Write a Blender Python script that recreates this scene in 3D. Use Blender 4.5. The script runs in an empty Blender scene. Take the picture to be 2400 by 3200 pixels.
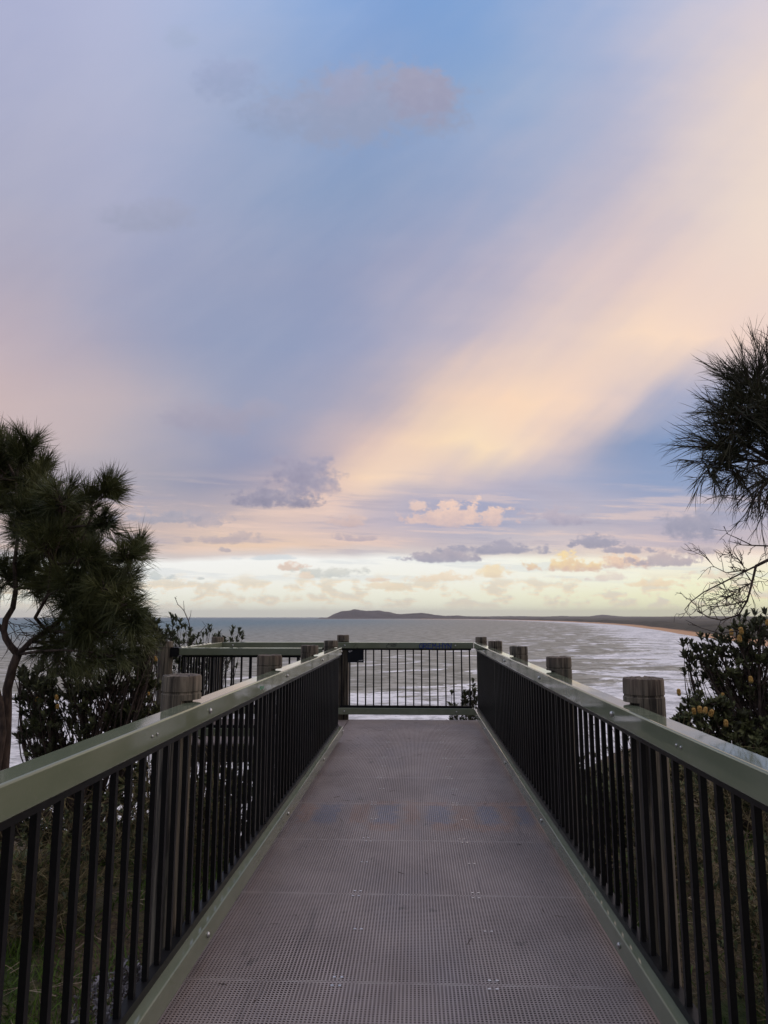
import bpy, math, random
import numpy as np
from mathutils import Vector, Matrix

random.seed(7)
RNG = np.random.default_rng(11)
SC = bpy.context.scene
COL = SC.collection
R = math.radians

# ------------------------------------------------------------------ camera
F, EYE = 2200.0, 1.5
TH = math.atan(326.5 / F)
PSI = math.atan(95 / F * math.cos(TH))
FW = Vector((-math.sin(PSI) * math.cos(TH), math.cos(PSI) * math.cos(TH), math.sin(TH)))
RT = Vector((math.cos(PSI), math.sin(PSI), 0))
UP = Vector((math.sin(PSI) * math.sin(TH), -math.cos(PSI) * math.sin(TH), math.cos(TH)))
EYEV = Vector((0, 0, EYE))


def ray(x, y):
    return FW + RT * ((x - 1200) / F) - UP * ((y - 1600) / F)


def at(x, y, Y):
    """survey helper: the point seen at photo pixel (x, y) that stands Y metres out"""
    d = ray(x, y)
    return EYEV + d * (Y / d.y)


cam_d = bpy.data.cameras.new('camera')
cam = bpy.data.objects.new('camera', cam_d)
COL.objects.link(cam)
cam.location = EYEV
m3 = Matrix((RT, UP, -FW)).transposed()
cam.rotation_euler = m3.to_euler()
cam_d.sensor_fit = 'VERTICAL'
cam_d.sensor_height = 36
cam_d.lens = F / 3200 * 36
cam_d.clip_start = 0.05
cam_d.clip_end = 90000
SC.camera = cam
SC.view_settings.view_transform = 'Standard'
SC.view_settings.look = 'None'
SC.view_settings.exposure = 0
SC.view_settings.gamma = 1


# ------------------------------------------------------------------ helpers
def lin(c):
    return tuple((v / 255 / 12.92) if v / 255 <= 0.04045 else ((v / 255 + 0.055) / 1.055) ** 2.4 for v in c)


def tag(o, label=None, cat=None, group=None, kind=None):
    if label: o['label'] = label
    if cat: o['category'] = cat
    if group: o['group'] = group
    if kind: o['kind'] = kind
    return o


def empty(name, loc, label=None, cat=None, group=None):
    o = bpy.data.objects.new(name, None)
    COL.objects.link(o)
    o.location = loc
    o.empty_display_size = 0.2
    return tag(o, label, cat, group)


def link(name, me, mat, parent=None, loc=None):
    o = bpy.data.objects.new(name, me)
    if mat is not None and not me.materials:
        me.materials.append(mat)
    COL.objects.link(o)
    if parent is not None:
        o.parent = parent
    if loc is not None:
        o.location = loc
    return o


class MB:
    """collects verts and faces and links them as one mesh"""
    def __init__(self):
        self.v, self.f, self.s = [], [], []

    def add(self, vs, fs, smooth=False):
        n = len(self.v)
        self.v += [tuple(p) for p in vs]
        self.f += [tuple(i + n for i in f) for f in fs]
        self.s += [smooth] * len(fs)

    def box(self, x0, x1, y0, y1, z0, z1, bottom=True):
        vs = [(x0, y0, z0), (x1, y0, z0), (x1, y1, z0), (x0, y1, z0), (x0, y0, z1), (x1, y0, z1), (x1, y1, z1), (x0, y1, z1)]
        fs = [(4, 5, 6, 7), (0, 1, 5, 4), (1, 2, 6, 5), (2, 3, 7, 6), (3, 0, 4, 7)]
        if bottom: fs.append((3, 2, 1, 0))
        self.add(vs, fs)

    def bbox(self, x0, x1, y0, y1, z0, z1, b, seg=2):
        """beam along its longest horizontal axis with rounded long edges"""
        alongy = (y1 - y0) >= (x1 - x0)
        if alongy: a0, a1, l0, l1 = x0, x1, y0, y1
        else: a0, a1, l0, l1 = y0, y1, x0, x1
        prof = []
        for (ca, cz, st) in ((a1 - b, z1 - b, 0), (a0 + b, z1 - b, 90), (a0 + b, z0 + b, 180), (a1 - b, z0 + b, 270)):
            for k in range(seg + 1):
                t = R(st + 90 * k / seg)
                prof.append((ca + b * math.cos(t), cz + b * math.sin(t)))
        n = len(prof)
        vs = []
        for l in (l0, l1):
            for a, z in prof:
                vs.append((a, l, z) if alongy else (l, a, z))
        fs = []
        for i in range(n):
            j = (i + 1) % n
            fs.append((i, j, n + j, n + i) if not alongy else (j, i, n + i, n + j))
        fs.append(tuple(range(n)) if alongy else tuple(reversed(range(n))))
        fs.append(tuple(reversed(range(n, 2 * n))) if alongy else tuple(range(n, 2 * n)))
        self.add(vs, fs)

    def tube(self, pts, rad, sides=6, cap=True, smooth=True):
        pts = [Vector(p) for p in pts]
        n = len(pts)
        if not hasattr(rad, '__len__'): rad = [rad] * n
        t0 = (pts[1] - pts[0]).normalized()
        ref = Vector((0, 0, 1)) if abs(t0.z) < 0.9 else Vector((1, 0, 0))
        u = t0.cross(ref).normalized()
        vs = []
        for i in range(n):
            t = (pts[min(i + 1, n - 1)] - pts[max(i - 1, 0)])
            t = t.normalized() if t.length > 1e-9 else t0
            u = (u - t * u.dot(t))
            u = u.normalized() if u.length > 1e-6 else t.orthogonal().normalized()
            w = t.cross(u)
            for k in range(sides):
                a = 2 * math.pi * k / sides
                vs.append(pts[i] + (u * math.cos(a) + w * math.sin(a)) * rad[i])
        fs = []
        for i in range(n - 1):
            for k in range(sides):
                k2 = (k + 1) % sides
                fs.append((i * sides + k, i * sides + k2, (i + 1) * sides + k2, (i + 1) * sides + k))
        if cap:
            fs.append(tuple(reversed(range(sides))))
            fs.append(tuple(range((n - 1) * sides, n * sides)))
        self.add(vs, fs, smooth)

    def mesh(self, name):
        me = bpy.data.meshes.new(name)
        me.from_pydata(self.v, [], self.f)
        me.polygons.foreach_set('use_smooth', self.s)
        me.update()
        return me

    def build(self, name, mat, parent=None, loc=None):
        return link(name, self.mesh(name), mat, parent, loc)


def np_mesh(name, verts, quads=None, tris=None, smooth=False):
    me = bpy.data.meshes.new(name)
    verts = np.asarray(verts, dtype=np.float32)
    nq = 0 if quads is None else len(quads)
    nt = 0 if tris is None else len(tris)
    loops = np.concatenate([np.asarray(a, dtype=np.int32).ravel() for a in (quads, tris) if a is not None and len(a)])
    starts = np.concatenate([np.arange(nq) * 4, nq * 4 + np.arange(nt) * 3]).astype(np.int32)
    me.vertices.add(len(verts))
    me.vertices.foreach_set('co', verts.ravel())
    me.loops.add(len(loops))
    me.loops.foreach_set('vertex_index', loops)
    me.polygons.add(nq + nt)
    me.polygons.foreach_set('loop_start', starts)
    if smooth:
        me.polygons.foreach_set('use_smooth', np.ones(nq + nt, dtype=bool))
    me.update(calc_edges=True)
    me.validate()
    return me


def nrm(a):
    return a / np.maximum(np.linalg.norm(a, axis=-1, keepdims=True), 1e-9)


class Strands:
    """thin tapering ribbons (needles, grass, fine twigs) gathered into one mesh"""
    def __init__(self):
        self.b, self.d, self.l, self.w, self.g = [], [], [], [], []

    def add(self, base, dirs, length, width, droop):
        n = len(base)
        self.b.append(np.asarray(base, float)); self.d.append(nrm(np.asarray(dirs, float)))
        self.l.append(np.broadcast_to(length, (n,)).astype(float)); self.w.append(np.broadcast_to(width, (n,)).astype(float))
        dr = np.asarray(droop, float)
        self.g.append(np.broadcast_to(dr, (n, 3)) if dr.ndim >= 1 and dr.shape[-1] == 3 else np.broadcast_to(dr[..., None] * np.array([0, 0, -1.0]), (n, 3)))

    def mesh(self, name):
        b = np.concatenate(self.b); d = np.concatenate(self.d); l = np.concatenate(self.l)[:, None]
        w = np.concatenate(self.w)[:, None]; g = np.concatenate(self.g)
        n = len(b)
        side = nrm(np.cross(d, RNG.normal(size=(n, 3)))) * w * 0.5
        p1 = b + d * l * 0.4 + g * 0.16
        p2 = b + d * l * 0.75 + g * 0.56
        p3 = b + d * l + g
        V = np.stack([b - side, b + side, p1 - side, p1 + side, p2 - side * .75, p2 + side * .75, p3], axis=1).reshape(-1, 3)
        o = (np.arange(n) * 7)[:, None]
        q = np.concatenate([o + np.array([[0, 1, 3, 2]]), o + np.array([[2, 3, 5, 4]])])
        t = o + np.array([[4, 5, 6]])
        return np_mesh(name, V, q, t)

    def build(self, name, mat, parent=None):
        return link(name, self.mesh(name), mat, parent)


class Leaves:
    """small folded elliptic leaves gathered into one mesh"""
    def __init__(self):
        self.b, self.d, self.u, self.l, self.w = [], [], [], [], []

    def add(self, base, d, up, l, w):
        self.b.append(base); self.d.append(d); self.u.append(up); self.l.append(l); self.w.append(w)

    def whorl(self, p, axis, n, length, width, spread=1.0):
        axis = Vector(axis).normalized()
        a = axis.orthogonal().normalized(); c = axis.cross(a)
        ph = random.uniform(0, 6.28)
        for k in range(n):
            t = ph + k * 2.4
            el = random.uniform(0.1, 1.05) * spread
            rad = a * math.cos(t) + c * math.sin(t)
            d = (axis * math.cos(el) + rad * math.sin(el)).normalized()
            up = (axis * math.sin(el) - rad * math.cos(el))
            s = random.uniform(.7, 1.15)
            self.add(Vector(p) - axis * random.uniform(0, length * .6), d, up, length * s, width * s)

    def mesh(self, name):
        b = np.array(self.b, float); d = nrm(np.array(self.d, float)); u = nrm(np.array(self.u, float))
        l = np.array(self.l)[:, None]; w = np.array(self.w)[:, None]
        s = np.cross(d, u)
        n = len(b)
        mid = b + d * l * .5 + u * l * .04
        P = [b, b + d * l * .35 - s * w * .5 + u * w * .15, b + d * l * .35 + s * w * .5 + u * w * .15,
             b + d * l * .75 - s * w * .48 + u * w * .1 - u * l * .02, b + d * l * .75 + s * w * .48 + u * w * .1 - u * l * .02,
             b + d * l - u * l * .08, b + d * l * .55]
        V = np.stack(P, axis=1).reshape(-1, 3)
        o = (np.arange(n) * 7)[:, None]
        q = np.concatenate([o + np.array([[0, 6, 3, 1]]), o + np.array([[0, 2, 4, 6]])])
        t = np.concatenate([o + np.array([[6, 5, 3]]), o + np.array([[6, 4, 5]])])
        return np_mesh(name, V, q, t)

    def build(self, name, mat, parent=None):
        return link(name, self.mesh(name), mat, parent)


# ------------------------------------------------------------------ node helpers
class NT:
    def __init__(self, tree):
        self.t = tree; self.n = tree.nodes; self.l = tree.links; self.dim = '3D'

    def new(self, typ, **kw):
        nd = self.n.new(typ)
        for k, v in kw.items(): setattr(nd, k, v)
        return nd

    def put(self, sock, val):
        if hasattr(val, 'is_linked') or isinstance(val, bpy.types.NodeSocket): self.l.new(val, sock)
        else: sock.default_value = val

    def m(self, op, a, b=0.0, c=0.0, clamp=False):
        nd = self.new('ShaderNodeMath', operation=op, use_clamp=clamp)
        self.put(nd.inputs[0], a); self.put(nd.inputs[1], b); self.put(nd.inputs[2], c)
        return nd.outputs[0]

    def vm(self, op, a, b=(0, 0, 0)):
        nd = self.new('ShaderNodeVectorMath', operation=op)
        self.put(nd.inputs[0], a); self.put(nd.inputs[1], b)
        return nd.outputs['Value'] if op in ('DOT_PRODUCT', 'LENGTH', 'DISTANCE') else nd.outputs[0]

    def rng(self, v, a, b, c=0.0, d=1.0, typ='SMOOTHSTEP'):
        nd = self.new('ShaderNodeMapRange', interpolation_type=typ)
        for i, x in enumerate((v, a, b, c, d)): self.put(nd.inputs[i], x)
        return nd.outputs[0]

    def noise(self, vec, scale=1.0, detail=4.0, rough=0.55, color=False, lac=2.0, dist=0.0):
        nd = self.new('ShaderNodeTexNoise', noise_dimensions=self.dim)
        self.put(nd.inputs['Vector'], vec)
        nd.inputs['Scale'].default_value = scale; nd.inputs['Detail'].default_value = detail
        nd.inputs['Roughness'].default_value = rough; nd.inputs['Lacunarity'].default_value = lac
        nd.inputs['Distortion'].default_value = dist
        return nd.outputs['Color'] if color else nd.outputs['Fac']

    def mix(self, f, a, b, blend='MIX'):
        nd = self.new('ShaderNodeMix', data_type='RGBA', blend_type=blend)
        nd.clamp_factor = True
        self.put(nd.inputs[0], f)
        for s, v in ((nd.inputs[6], a), (nd.inputs[7], b)):
            if isinstance(v, tuple): s.default_value = (*v[:3], 1)
            else: self.l.new(v, s)
        return nd.outputs[2]

    def xyz(self, x, y, z):
        nd = self.new('ShaderNodeCombineXYZ')
        for i, v in enumerate((x, y, z)): self.put(nd.inputs[i], v)
        return nd.outputs[0]

    def sep(self, v):
        nd = self.new('ShaderNodeSeparateXYZ'); self.l.new(v, nd.inputs[0])
        return nd.outputs

    def ramp(self, f, stops, interp='LINEAR'):
        nd = self.new('ShaderNodeValToRGB')
        cr = nd.color_ramp; cr.interpolation = interp
        while len(cr.elements) < len(stops): cr.elements.new(0.5)
        for e, (p, c) in zip(cr.elements, stops):
            e.position = p; e.color = (*c[:3], 1)
        self.put(nd.inputs[0], f)
        return nd.outputs[0]


def material(name):
    m = bpy.data.materials.new(name); m.use_nodes = True
    g = NT(m.node_tree); bs = m.node_tree.nodes['Principled BSDF']
    return m, g, bs


def pos(g):
    return g.new('ShaderNodeNewGeometry').outputs['Position']


def bump(g, bs, h, strength=0.3, dist=0.01):
    b = g.new('ShaderNodeBump'); b.inputs['Strength'].default_value = strength; b.inputs['Distance'].default_value = dist
    g.l.new(h, b.inputs['Height']); g.l.new(b.outputs[0], bs.inputs['Normal'])


M = {}
PAN0, PANL = 3.167, .94        # first seam and length of the deck's grating panels


def mat_paint():
    m, g, bs = material('green_paint')
    p = pos(g)
    n = g.noise(g.vm('MULTIPLY', p, (6, 2.2, 6)), 1, 5, .6)
    n2 = g.noise(p, 60, 3, .6)
    c = g.mix(g.rng(n, .35, .75), (.158, .183, .122), (.195, .216, .150))
    c = g.mix(g.m('MULTIPLY', g.rng(n2, .58, .75), .35), c, (.22, .22, .18))
    g.l.new(c, bs.inputs['Base Color'])
    g.l.new(g.rng(n, .3, .8, .045, .10), bs.inputs['Roughness'])
    bs.inputs['Specular IOR Level'].default_value = .6
    bump(g, bs, g.noise(p, 5, 2, .5), .02, .01)
    M['paint'] = m


def mat_black():
    m, g, bs = material('black_powder_coat')
    n = g.noise(pos(g), 30, 3)
    g.l.new(g.mix(n, (.004, .004, .005), (.009, .009, .009)), bs.inputs['Base Color'])
    bs.inputs['Roughness'].default_value = .42
    bs.inputs['Specular IOR Level'].default_value = .22
    M['black'] = m


def mat_timber():
    m, g, bs = material('weathered_timber')
    p = pos(g)
    wp = g.vm('ADD', p, g.vm('SCALE', g.noise(p, 2.0, 3, .6, color=True), (0, 0, 0)))
    gr = g.noise(g.vm('MULTIPLY', p, (46, 46, 2.2)), 1, 6, .65, dist=.6)
    blot = g.noise(g.vm('MULTIPLY', p, (7, 7, 2.5)), 1, 4, .6)
    c = g.mix(g.rng(gr, .36, .66), (.018, .015, .011), (.205, .172, .125))
    c = g.mix(g.m('MULTIPLY', g.rng(blot, .45, .7), .6), c, (.10, .10, .075))
    # red brown weathering near the top cut
    tz = g.sep(p)[2]
    top = g.m('MULTIPLY', g.rng(tz, 1.12, 1.26), g.rng(g.noise(g.vm('MULTIPLY', p, (3, 3, 3)), 1, 2), .4, .6))
    c = g.mix(g.m('MULTIPLY', top, .28), c, (.15, .08, .055))
    crack = g.noise(g.vm('MULTIPLY', p, (38, 38, .9)), 1, 3, .5)
    c = g.mix(g.rng(crack, .37, .31), c, (.012, .01, .008))
    g.l.new(c, bs.inputs['Base Color'])
    bs.inputs['Roughness'].default_value = .85
    bump(g, bs, gr, .5, .006)
    M['timber'] = m


def mat_joist():
    m, g, bs = material('dark_joist_timber')
    n = g.noise(g.vm('MULTIPLY', pos(g), (3, 30, 30)), 1, 4)
    g.l.new(g.mix(n, (.02, .017, .013), (.07, .06, .045)), bs.inputs['Base Color'])
    bs.inputs['Roughness'].default_value = .9
    M['joist'] = m


def mat_grating():
    m, g, bs = material('fibreglass_grating')
    p = pos(g)
    n = g.noise(g.vm('MULTIPLY', p, (2.0, 1.3, 1)), 1, 5, .6)
    n2 = g.noise(p, 260, 2, .6)
    wear = g.noise(g.vm('MULTIPLY', p, (1.1, .45, 1)), 1, 4, .6)
    c = g.mix(g.rng(n, .3, .7), (.21, .170, .158), (.31, .256, .238))
    c = g.mix(g.m('MULTIPLY', g.rng(wear, .45, .68), .5), c, (.22, .205, .225))
    c = g.mix(g.rng(n2, .35, .7, 0, .35), c, (.36, .31, .29))
    stain = g.noise(g.vm('MULTIPLY', p, (5, 4, 1)), 1, 5, .65)
    c = g.mix(g.m('MULTIPLY', g.rng(stain, .62, .72), .55), c, (.07, .065, .06))
    sm = g.m('PINGPONG', g.m('SUBTRACT', g.sep(p)[1], PAN0), PANL * .5)      # worn pale edge where two panels meet
    c = g.mix(g.m('MULTIPLY', g.m('MULTIPLY', g.m('LESS_THAN', g.m('ABSOLUTE', g.m('SUBTRACT', sm, .006)), .006), g.rng(g.noise(g.vm('MULTIPLY', p, (9, 1, 1)), 1, 3), .35, .6)), .28), c, (.46, .41, .38))
    tr = g.noise(g.vm('MULTIPLY', p, (16, 1.2, 1)), 1, 4, .65)            # scuffs along the walking line
    c = g.mix(g.m('MULTIPLY', g.rng(tr, .58, .70), .3), c, (.11, .095, .095))
    # faded chalk lettering across the deck: blobs of blue ringed with orange
    s = g.sep(p)
    wx = g.m('ADD', s[0], g.m('MULTIPLY', g.m('SUBTRACT', g.noise(g.vm('MULTIPLY', p, (14, 9, 1)), 1, 3), .5), .16))
    wy = g.m('ADD', s[1], g.m('MULTIPLY', g.m('SUBTRACT', g.noise(g.vm('MULTIPLY', p, (9, 11, 3)), 1.7, 3), .5), .3))
    band = g.m('MULTIPLY', g.rng(wy, 5.36, 5.5), g.rng(wy, 6.02, 5.9))
    grain = g.rng(g.noise(p, 45, 4, .7), .3, .62)
    for (bx, kind, w) in ((-.68, 'b', .11), (-.43, 'o', .09), (-.22, 'b', .10), (-.03, 'o', .06), (.17, 'b', .11), (.37, 'o', .09), (.55, 'b', .085), (.70, 'o', .06), (.83, 'b', .06), (-.84, 'o', .06)):
        d = g.m('ABSOLUTE', g.m('SUBTRACT', wx, bx))
        mk = g.m('MULTIPLY', g.m('MULTIPLY', g.rng(d, w, w * .55), band), grain)
        c = g.mix(g.m('MULTIPLY', mk, .42 if kind == 'b' else .34), c, (.075, .14, .26) if kind == 'b' else (.36, .17, .085))
    ed = g.m('MULTIPLY', g.m('ADD', g.m('MULTIPLY', g.rng(wy, 5.22, 5.34), g.rng(wy, 5.5, 5.4)), g.m('MULTIPLY', g.rng(wy, 5.9, 5.98), g.rng(wy, 6.1, 6.02))), grain)
    ed = g.m('MULTIPLY', ed, g.m('MULTIPLY', g.rng(s[0], -.5, -.3), g.rng(g.noise(g.vm('MULTIPLY', p, (4, 1, 1)), 1, 2), .4, .55)))
    c = g.mix(g.m('MULTIPLY', ed, .4), c, (.36, .17, .085))
    g.l.new(c, bs.inputs['Base Color'])
    bs.inputs['Roughness'].default_value = .5
    bump(g, bs, n2, .25, .001)
    M['grating'] = m


def mat_simple(key, name, c0, c1, scale, rough, metallic=0.0, detail=4, stretch=(1, 1, 1), spec=.5):
    m, g, bs = material(name)
    n = g.noise(g.vm('MULTIPLY', pos(g), stretch), scale, detail, .6)
    g.l.new(g.mix(g.rng(n, .32, .68), c0, c1), bs.inputs['Base Color'])
    bs.inputs['Roughness'].default_value = rough
    bs.inputs['Metallic'].default_value = metallic
    bs.inputs['Specular IOR Level'].default_value = spec
    M[key] = m
    return m, g, bs


def mat_leaf(key, name, c0, c1, under, scale=9, rough=.6):
    m, g, bs = material(name)
    geo = g.new('ShaderNodeNewGeometry')
    n = g.noise(geo.outputs['Position'], scale, 3, .6)
    c = g.mix(g.rng(n, .3, .7), c0, c1)
    c = g.mix(geo.outputs['Backfacing'], c, under)
    g.l.new(c, bs.inputs['Base Color'])
    bs.inputs['Roughness'].default_value = rough
    bs.inputs['Specular IOR Level'].default_value = .18
    M[key] = m


def mat_flower():
    m, g, bs = material('banksia_flower')
    tc = g.new('ShaderNodeTexCoord')
    n = g.noise(tc.outputs['Object'], 90, 2)
    z = g.sep(tc.outputs['Object'])[2]
    c = g.mix(g.rng(n, .35, .65), (.30, .14, .025), (.50, .33, .09))
    c = g.mix(g.rng(z, .03, .0), c, (.16, .15, .05))
    g.l.new(c, bs.inputs['Base Color'])
    bs.inputs['Roughness'].default_value = .8
    M['flower'] = m


def mat_ground():
    m, g, bs = material('leaf_litter_ground')
    p = pos(g)
    n = g.noise(p, 1.1, 4, .6); n2 = g.noise(p, 22, 4, .7)
    c = g.mix(g.rng(n2, .3, .7), (.03, .021, .012), (.15, .105, .055))
    c = g.mix(g.m('MULTIPLY', g.rng(n, .45, .6), .85), c, g.mix(n2, (.02, .04, .008), (.07, .105, .022)))
    g.l.new(c, bs.inputs['Base Color'])
    bs.inputs['Roughness'].default_value = .95
    bump(g, bs, n2, 1, .04)
    M['ground'] = m


def mat_land():
    m, g, bs = material('coastal_scrub')
    p = pos(g)
    n = g.noise(p, .004, 6, .65); n2 = g.noise(p, .03, 4, .6)
    a = g.new('ShaderNodeAttribute', attribute_name='inland')
    c = g.mix(g.rng(n2, .3, .7), (.045, .040, .030), (.085, .074, .052))
    c = g.mix(g.m('MULTIPLY', g.rng(n, .45, .62), g.rng(a.outputs['Fac'], 250, 700)), c, (.13, .112, .078))
    sand = g.mix(g.noise(p, .02, 3), (.50, .28, .15), (.62, .37, .21))
    c = g.mix(g.rng(g.m('ADD', a.outputs['Fac'], g.m('MULTIPLY', n2, 12)), 32, 22), c, sand)
    g.l.new(c, bs.inputs['Base Color'])
    bs.inputs['Roughness'].default_value = 1
    bs.inputs['Specular IOR Level'].default_value = .1
    M['land'] = m
    m, g, bs = material('headland_scrub')
    p = pos(g)
    n = g.noise(p, .008, 6, .65)
    z = g.sep(p)[2]
    c = g.mix(g.rng(n, .35, .65), (.035, .028, .027), (.07, .055, .048))
    c = g.mix(g.rng(g.m('ADD', z, g.m('MULTIPLY', n, 8)), -24.5, -26.5), c, (.42, .38, .36))
    g.l.new(c, bs.inputs['Base Color']); bs.inputs['Roughness'].default_value = 1
    bs.inputs['Specular IOR Level'].default_value = .1
    M['headland'] = m


def mat_sea():
    m, g, bs = material('sea_water')
    p = pos(g)
    s = g.sep(p)
    shore = g.new('ShaderNodeAttribute', attribute_name='shore').outputs['Fac']
    warp = g.noise(g.vm('MULTIPLY', p, (.012, .02, 1)), 1, 3, .5, color=True)
    q = g.vm('ADD', p, g.vm('MULTIPLY', g.vm('SUBTRACT', warp, (.5, .5, .5)), (40, 26, 0)))
    big = g.noise(g.vm('MULTIPLY', q, (1 / 130, 1 / 95, 1)), 1, 4, .6)
    mid = g.noise(g.vm('MULTIPLY', q, (1 / 34, 1 / 22, 1)), 1, 6, .68)
    lace = g.noise(g.vm('MULTIPLY', q, (1 / 6, 1 / 6, 1)), 1, 5, .74)
    f = g.m('ADD', g.m('MULTIPLY', big, .38), g.m('ADD', g.m('MULTIPLY', mid, .36), g.m('MULTIPLY', lace, .26)))
    # surf: everywhere along the beach, and over the sand bar below the lookout
    sh = g.m('ADD', shore, g.m('MULTIPLY', g.m('SUBTRACT', g.noise(p, .007, 3), .5), 240))
    amt = g.rng(sh, 340, 60, 0, .15)
    amt2 = g.rng(sh, 190, 30, 0, .085)
    bar = g.rng(g.m('ADD', s[1], g.m('MULTIPLY', g.m('SUBTRACT', big, .5), 190)), 370, 245, 0, .13)
    thr = g.m('SUBTRACT', .655, g.m('ADD', amt, g.m('ADD', amt2, bar)))
    foam = g.rng(g.m('SUBTRACT', f, thr), -.010, .026)
    # rollers: curved crest lines along the coast, broken into lengths, each with a white face and a dark trough behind
    ph = g.m('ADD', g.m('MULTIPLY', g.m('MINIMUM', shore, g.m('ADD', s[1], -70.0)), 2 * math.pi / 55), g.m('MULTIPLY', g.noise(g.vm('MULTIPLY', p, (1 / 120, 1 / 90, 1)), 1, 3, .55), 22))
    cr = g.m('SINE', ph)
    zone = g.m('MAXIMUM', g.rng(shore, 430, 240), g.rng(s[1], 470, 300))
    seg = g.rng(g.noise(g.vm('MULTIPLY', p, (1 / 60, 1 / 40, 7)), 1, 3, .6), .46, .54)
    brk = g.m('MULTIPLY', g.m('MULTIPLY', g.rng(g.m('ADD', cr, g.m('MULTIPLY', g.m('SUBTRACT', lace, .5), 1.3)), .62, .9), seg), zone)
    trough = g.m('MULTIPLY', g.m('MULTIPLY', g.rng(g.m('SINE', g.m('ADD', ph, 1.5)), .3, .95), zone), .42)
    cap = g.m('MULTIPLY', g.rng(g.noise(g.vm('MULTIPLY', q, (1 / 26, 1 / 16, 3)), 1, 6, .74), .685, .73), .8)
    foam = g.m('MINIMUM', g.m('MAXIMUM', foam, g.m('MAXIMUM', brk, cap)), 1.0)
    deep = g.mix(g.rng(shore, 1700, 330), (.072, .185, .212), (.34, .295, .19))
    chop = g.noise(g.vm('MULTIPLY', q, (1 / 17, 1 / 10, 1)), 1, 7, .74)
    dark = g.m('MAXIMUM', g.m('MULTIPLY', g.rng(chop, .46, .54), .72), trough)  # light and shade of chop and troughs, put into the water colour
    deep = g.mix(dark, deep, g.mix(.62, deep, (.022, .036, .036)))
    c = g.mix(foam, deep, g.mix(g.rng(g.m('ADD', g.m('MULTIPLY', lace, .5), g.m('MULTIPLY', mid, .5)), .40, .58), (.46, .45, .44), (.98, .95, .93)))
    g.l.new(c, bs.inputs['Base Color'])
    bs.inputs['Roughness'].default_value = .9
    bs.inputs['Specular IOR Level'].default_value = 0
    gl = g.new('ShaderNodeBsdfGlossy'); gl.inputs['Roughness'].default_value = .5
    ms = g.new('ShaderNodeMixShader')
    g.l.new(g.m('MULTIPLY', g.m('SUBTRACT', .34, g.m('MULTIPLY', dark, .26)), g.m('SUBTRACT', 1.0, foam)), ms.inputs[0])
    g.l.new(bs.outputs[0], ms.inputs[1]); g.l.new(gl.outputs[0], ms.inputs[2])
    out = [n_ for n_ in m.node_tree.nodes if n_.type == 'OUTPUT_MATERIAL'][0]
    g.l.new(ms.outputs[0], out.inputs['Surface'])
    h = g.m('ADD', g.m('MULTIPLY', chop, 2.2), g.m('MULTIPLY', lace, .6))
    bump(g, bs, h, 1.0, 1.0)
    g.l.new(bs.inputs['Normal'].links[0].from_socket, gl.inputs['Normal'])
    M['sea'] = m


mat_paint(); mat_black(); mat_timber(); mat_joist(); mat_grating(); mat_flower(); mat_ground(); mat_land(); mat_sea()
mat_simple('steel', 'galvanised_steel', (.55, .55, .56), (.75, .75, .76), 40, .3, .9)
mat_simple('bolt', 'stainless_bolt', (.35, .35, .34), (.6, .6, .58), 60, .3, .9)
mat_simple('sign', 'black_sign_plate', (.004, .006, .009), (.007, .009, .013), 12, .6, spec=.2)
mat_simple('sign_white', 'white_sign_print', (.6, .6, .6), (.7, .7, .7), 30, .5)
mat_simple('blue_ink', 'blue_marker_ink', (.008, .025, .16), (.015, .045, .24), 40, .4)
mat_simple('black_ink', 'black_marker_ink', (.008, .008, .008), (.02, .02, .02), 40, .4)
mat_simple('green_ink', 'green_marker_ink', (.06, .3, .17), (.1, .38, .22), 40, .4)
mat_simple('bark', 'she_oak_bark', (.030, .021, .017), (.10, .068, .052), 16, .95, stretch=(2, 2, .6))
mat_simple('twig', 'banksia_twig_bark', (.035, .024, .02), (.10, .07, .055), 14, .95)
mat_simple('deadtwig', 'dead_twig', (.085, .065, .032), (.27, .215, .105), 8, .95)
mat_simple('paletwig', 'pale_dry_twig', (.16, .12, .08), (.34, .27, .18), 8, .95)
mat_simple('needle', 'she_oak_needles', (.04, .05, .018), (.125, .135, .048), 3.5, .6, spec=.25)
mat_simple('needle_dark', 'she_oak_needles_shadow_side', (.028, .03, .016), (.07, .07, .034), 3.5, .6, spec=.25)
mat_simple('grass', 'short_grass', (.04, .085, .012), (.13, .20, .035), 5, .7, spec=.2)
mat_simple('grey_leaf', 'grey_leaf', (.10, .09, .09), (.26, .24, .25), 20, .7)
mat_leaf('leaf', 'banksia_leaf', (.045, .054, .02), (.115, .122, .048), (.11, .115, .075))
mat_leaf('leaf_fresh', 'banksia_leaf_fresh', (.04, .055, .02), (.10, .115, .04), (.11, .125, .08))


# ------------------------------------------------------------------ boardwalk
PIT = 0.0158
deck = empty('boardwalk', (0, 0, 0), 'long brown grating boardwalk between green handrails, opening to a side landing at its far end', 'boardwalk')


def grating_mesh(name, x0, x1, y0, y1):
    mb = MB()
    bw = .0067
    nx = round((x1 - x0) / PIT)
    px = (x1 - x0) / nx
    for i in range(nx + 1):
        x = x0 + px * i
        mb.box(x - bw / 2, x + bw / 2, y0 + .004, y1 - .004, -.026, 0, False)
    ny = round((y1 - y0 - .012) / PIT)
    py = (y1 - y0 - .012) / ny
    for j in range(ny + 1):
        y = y0 + .006 + py * j
        w = .0074 if 0 < j < ny else .0098
        mb.box(x0, x1, y - w / 2, y + w / 2, -.026, -.0009, False)
    return mb.mesh(name)


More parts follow.
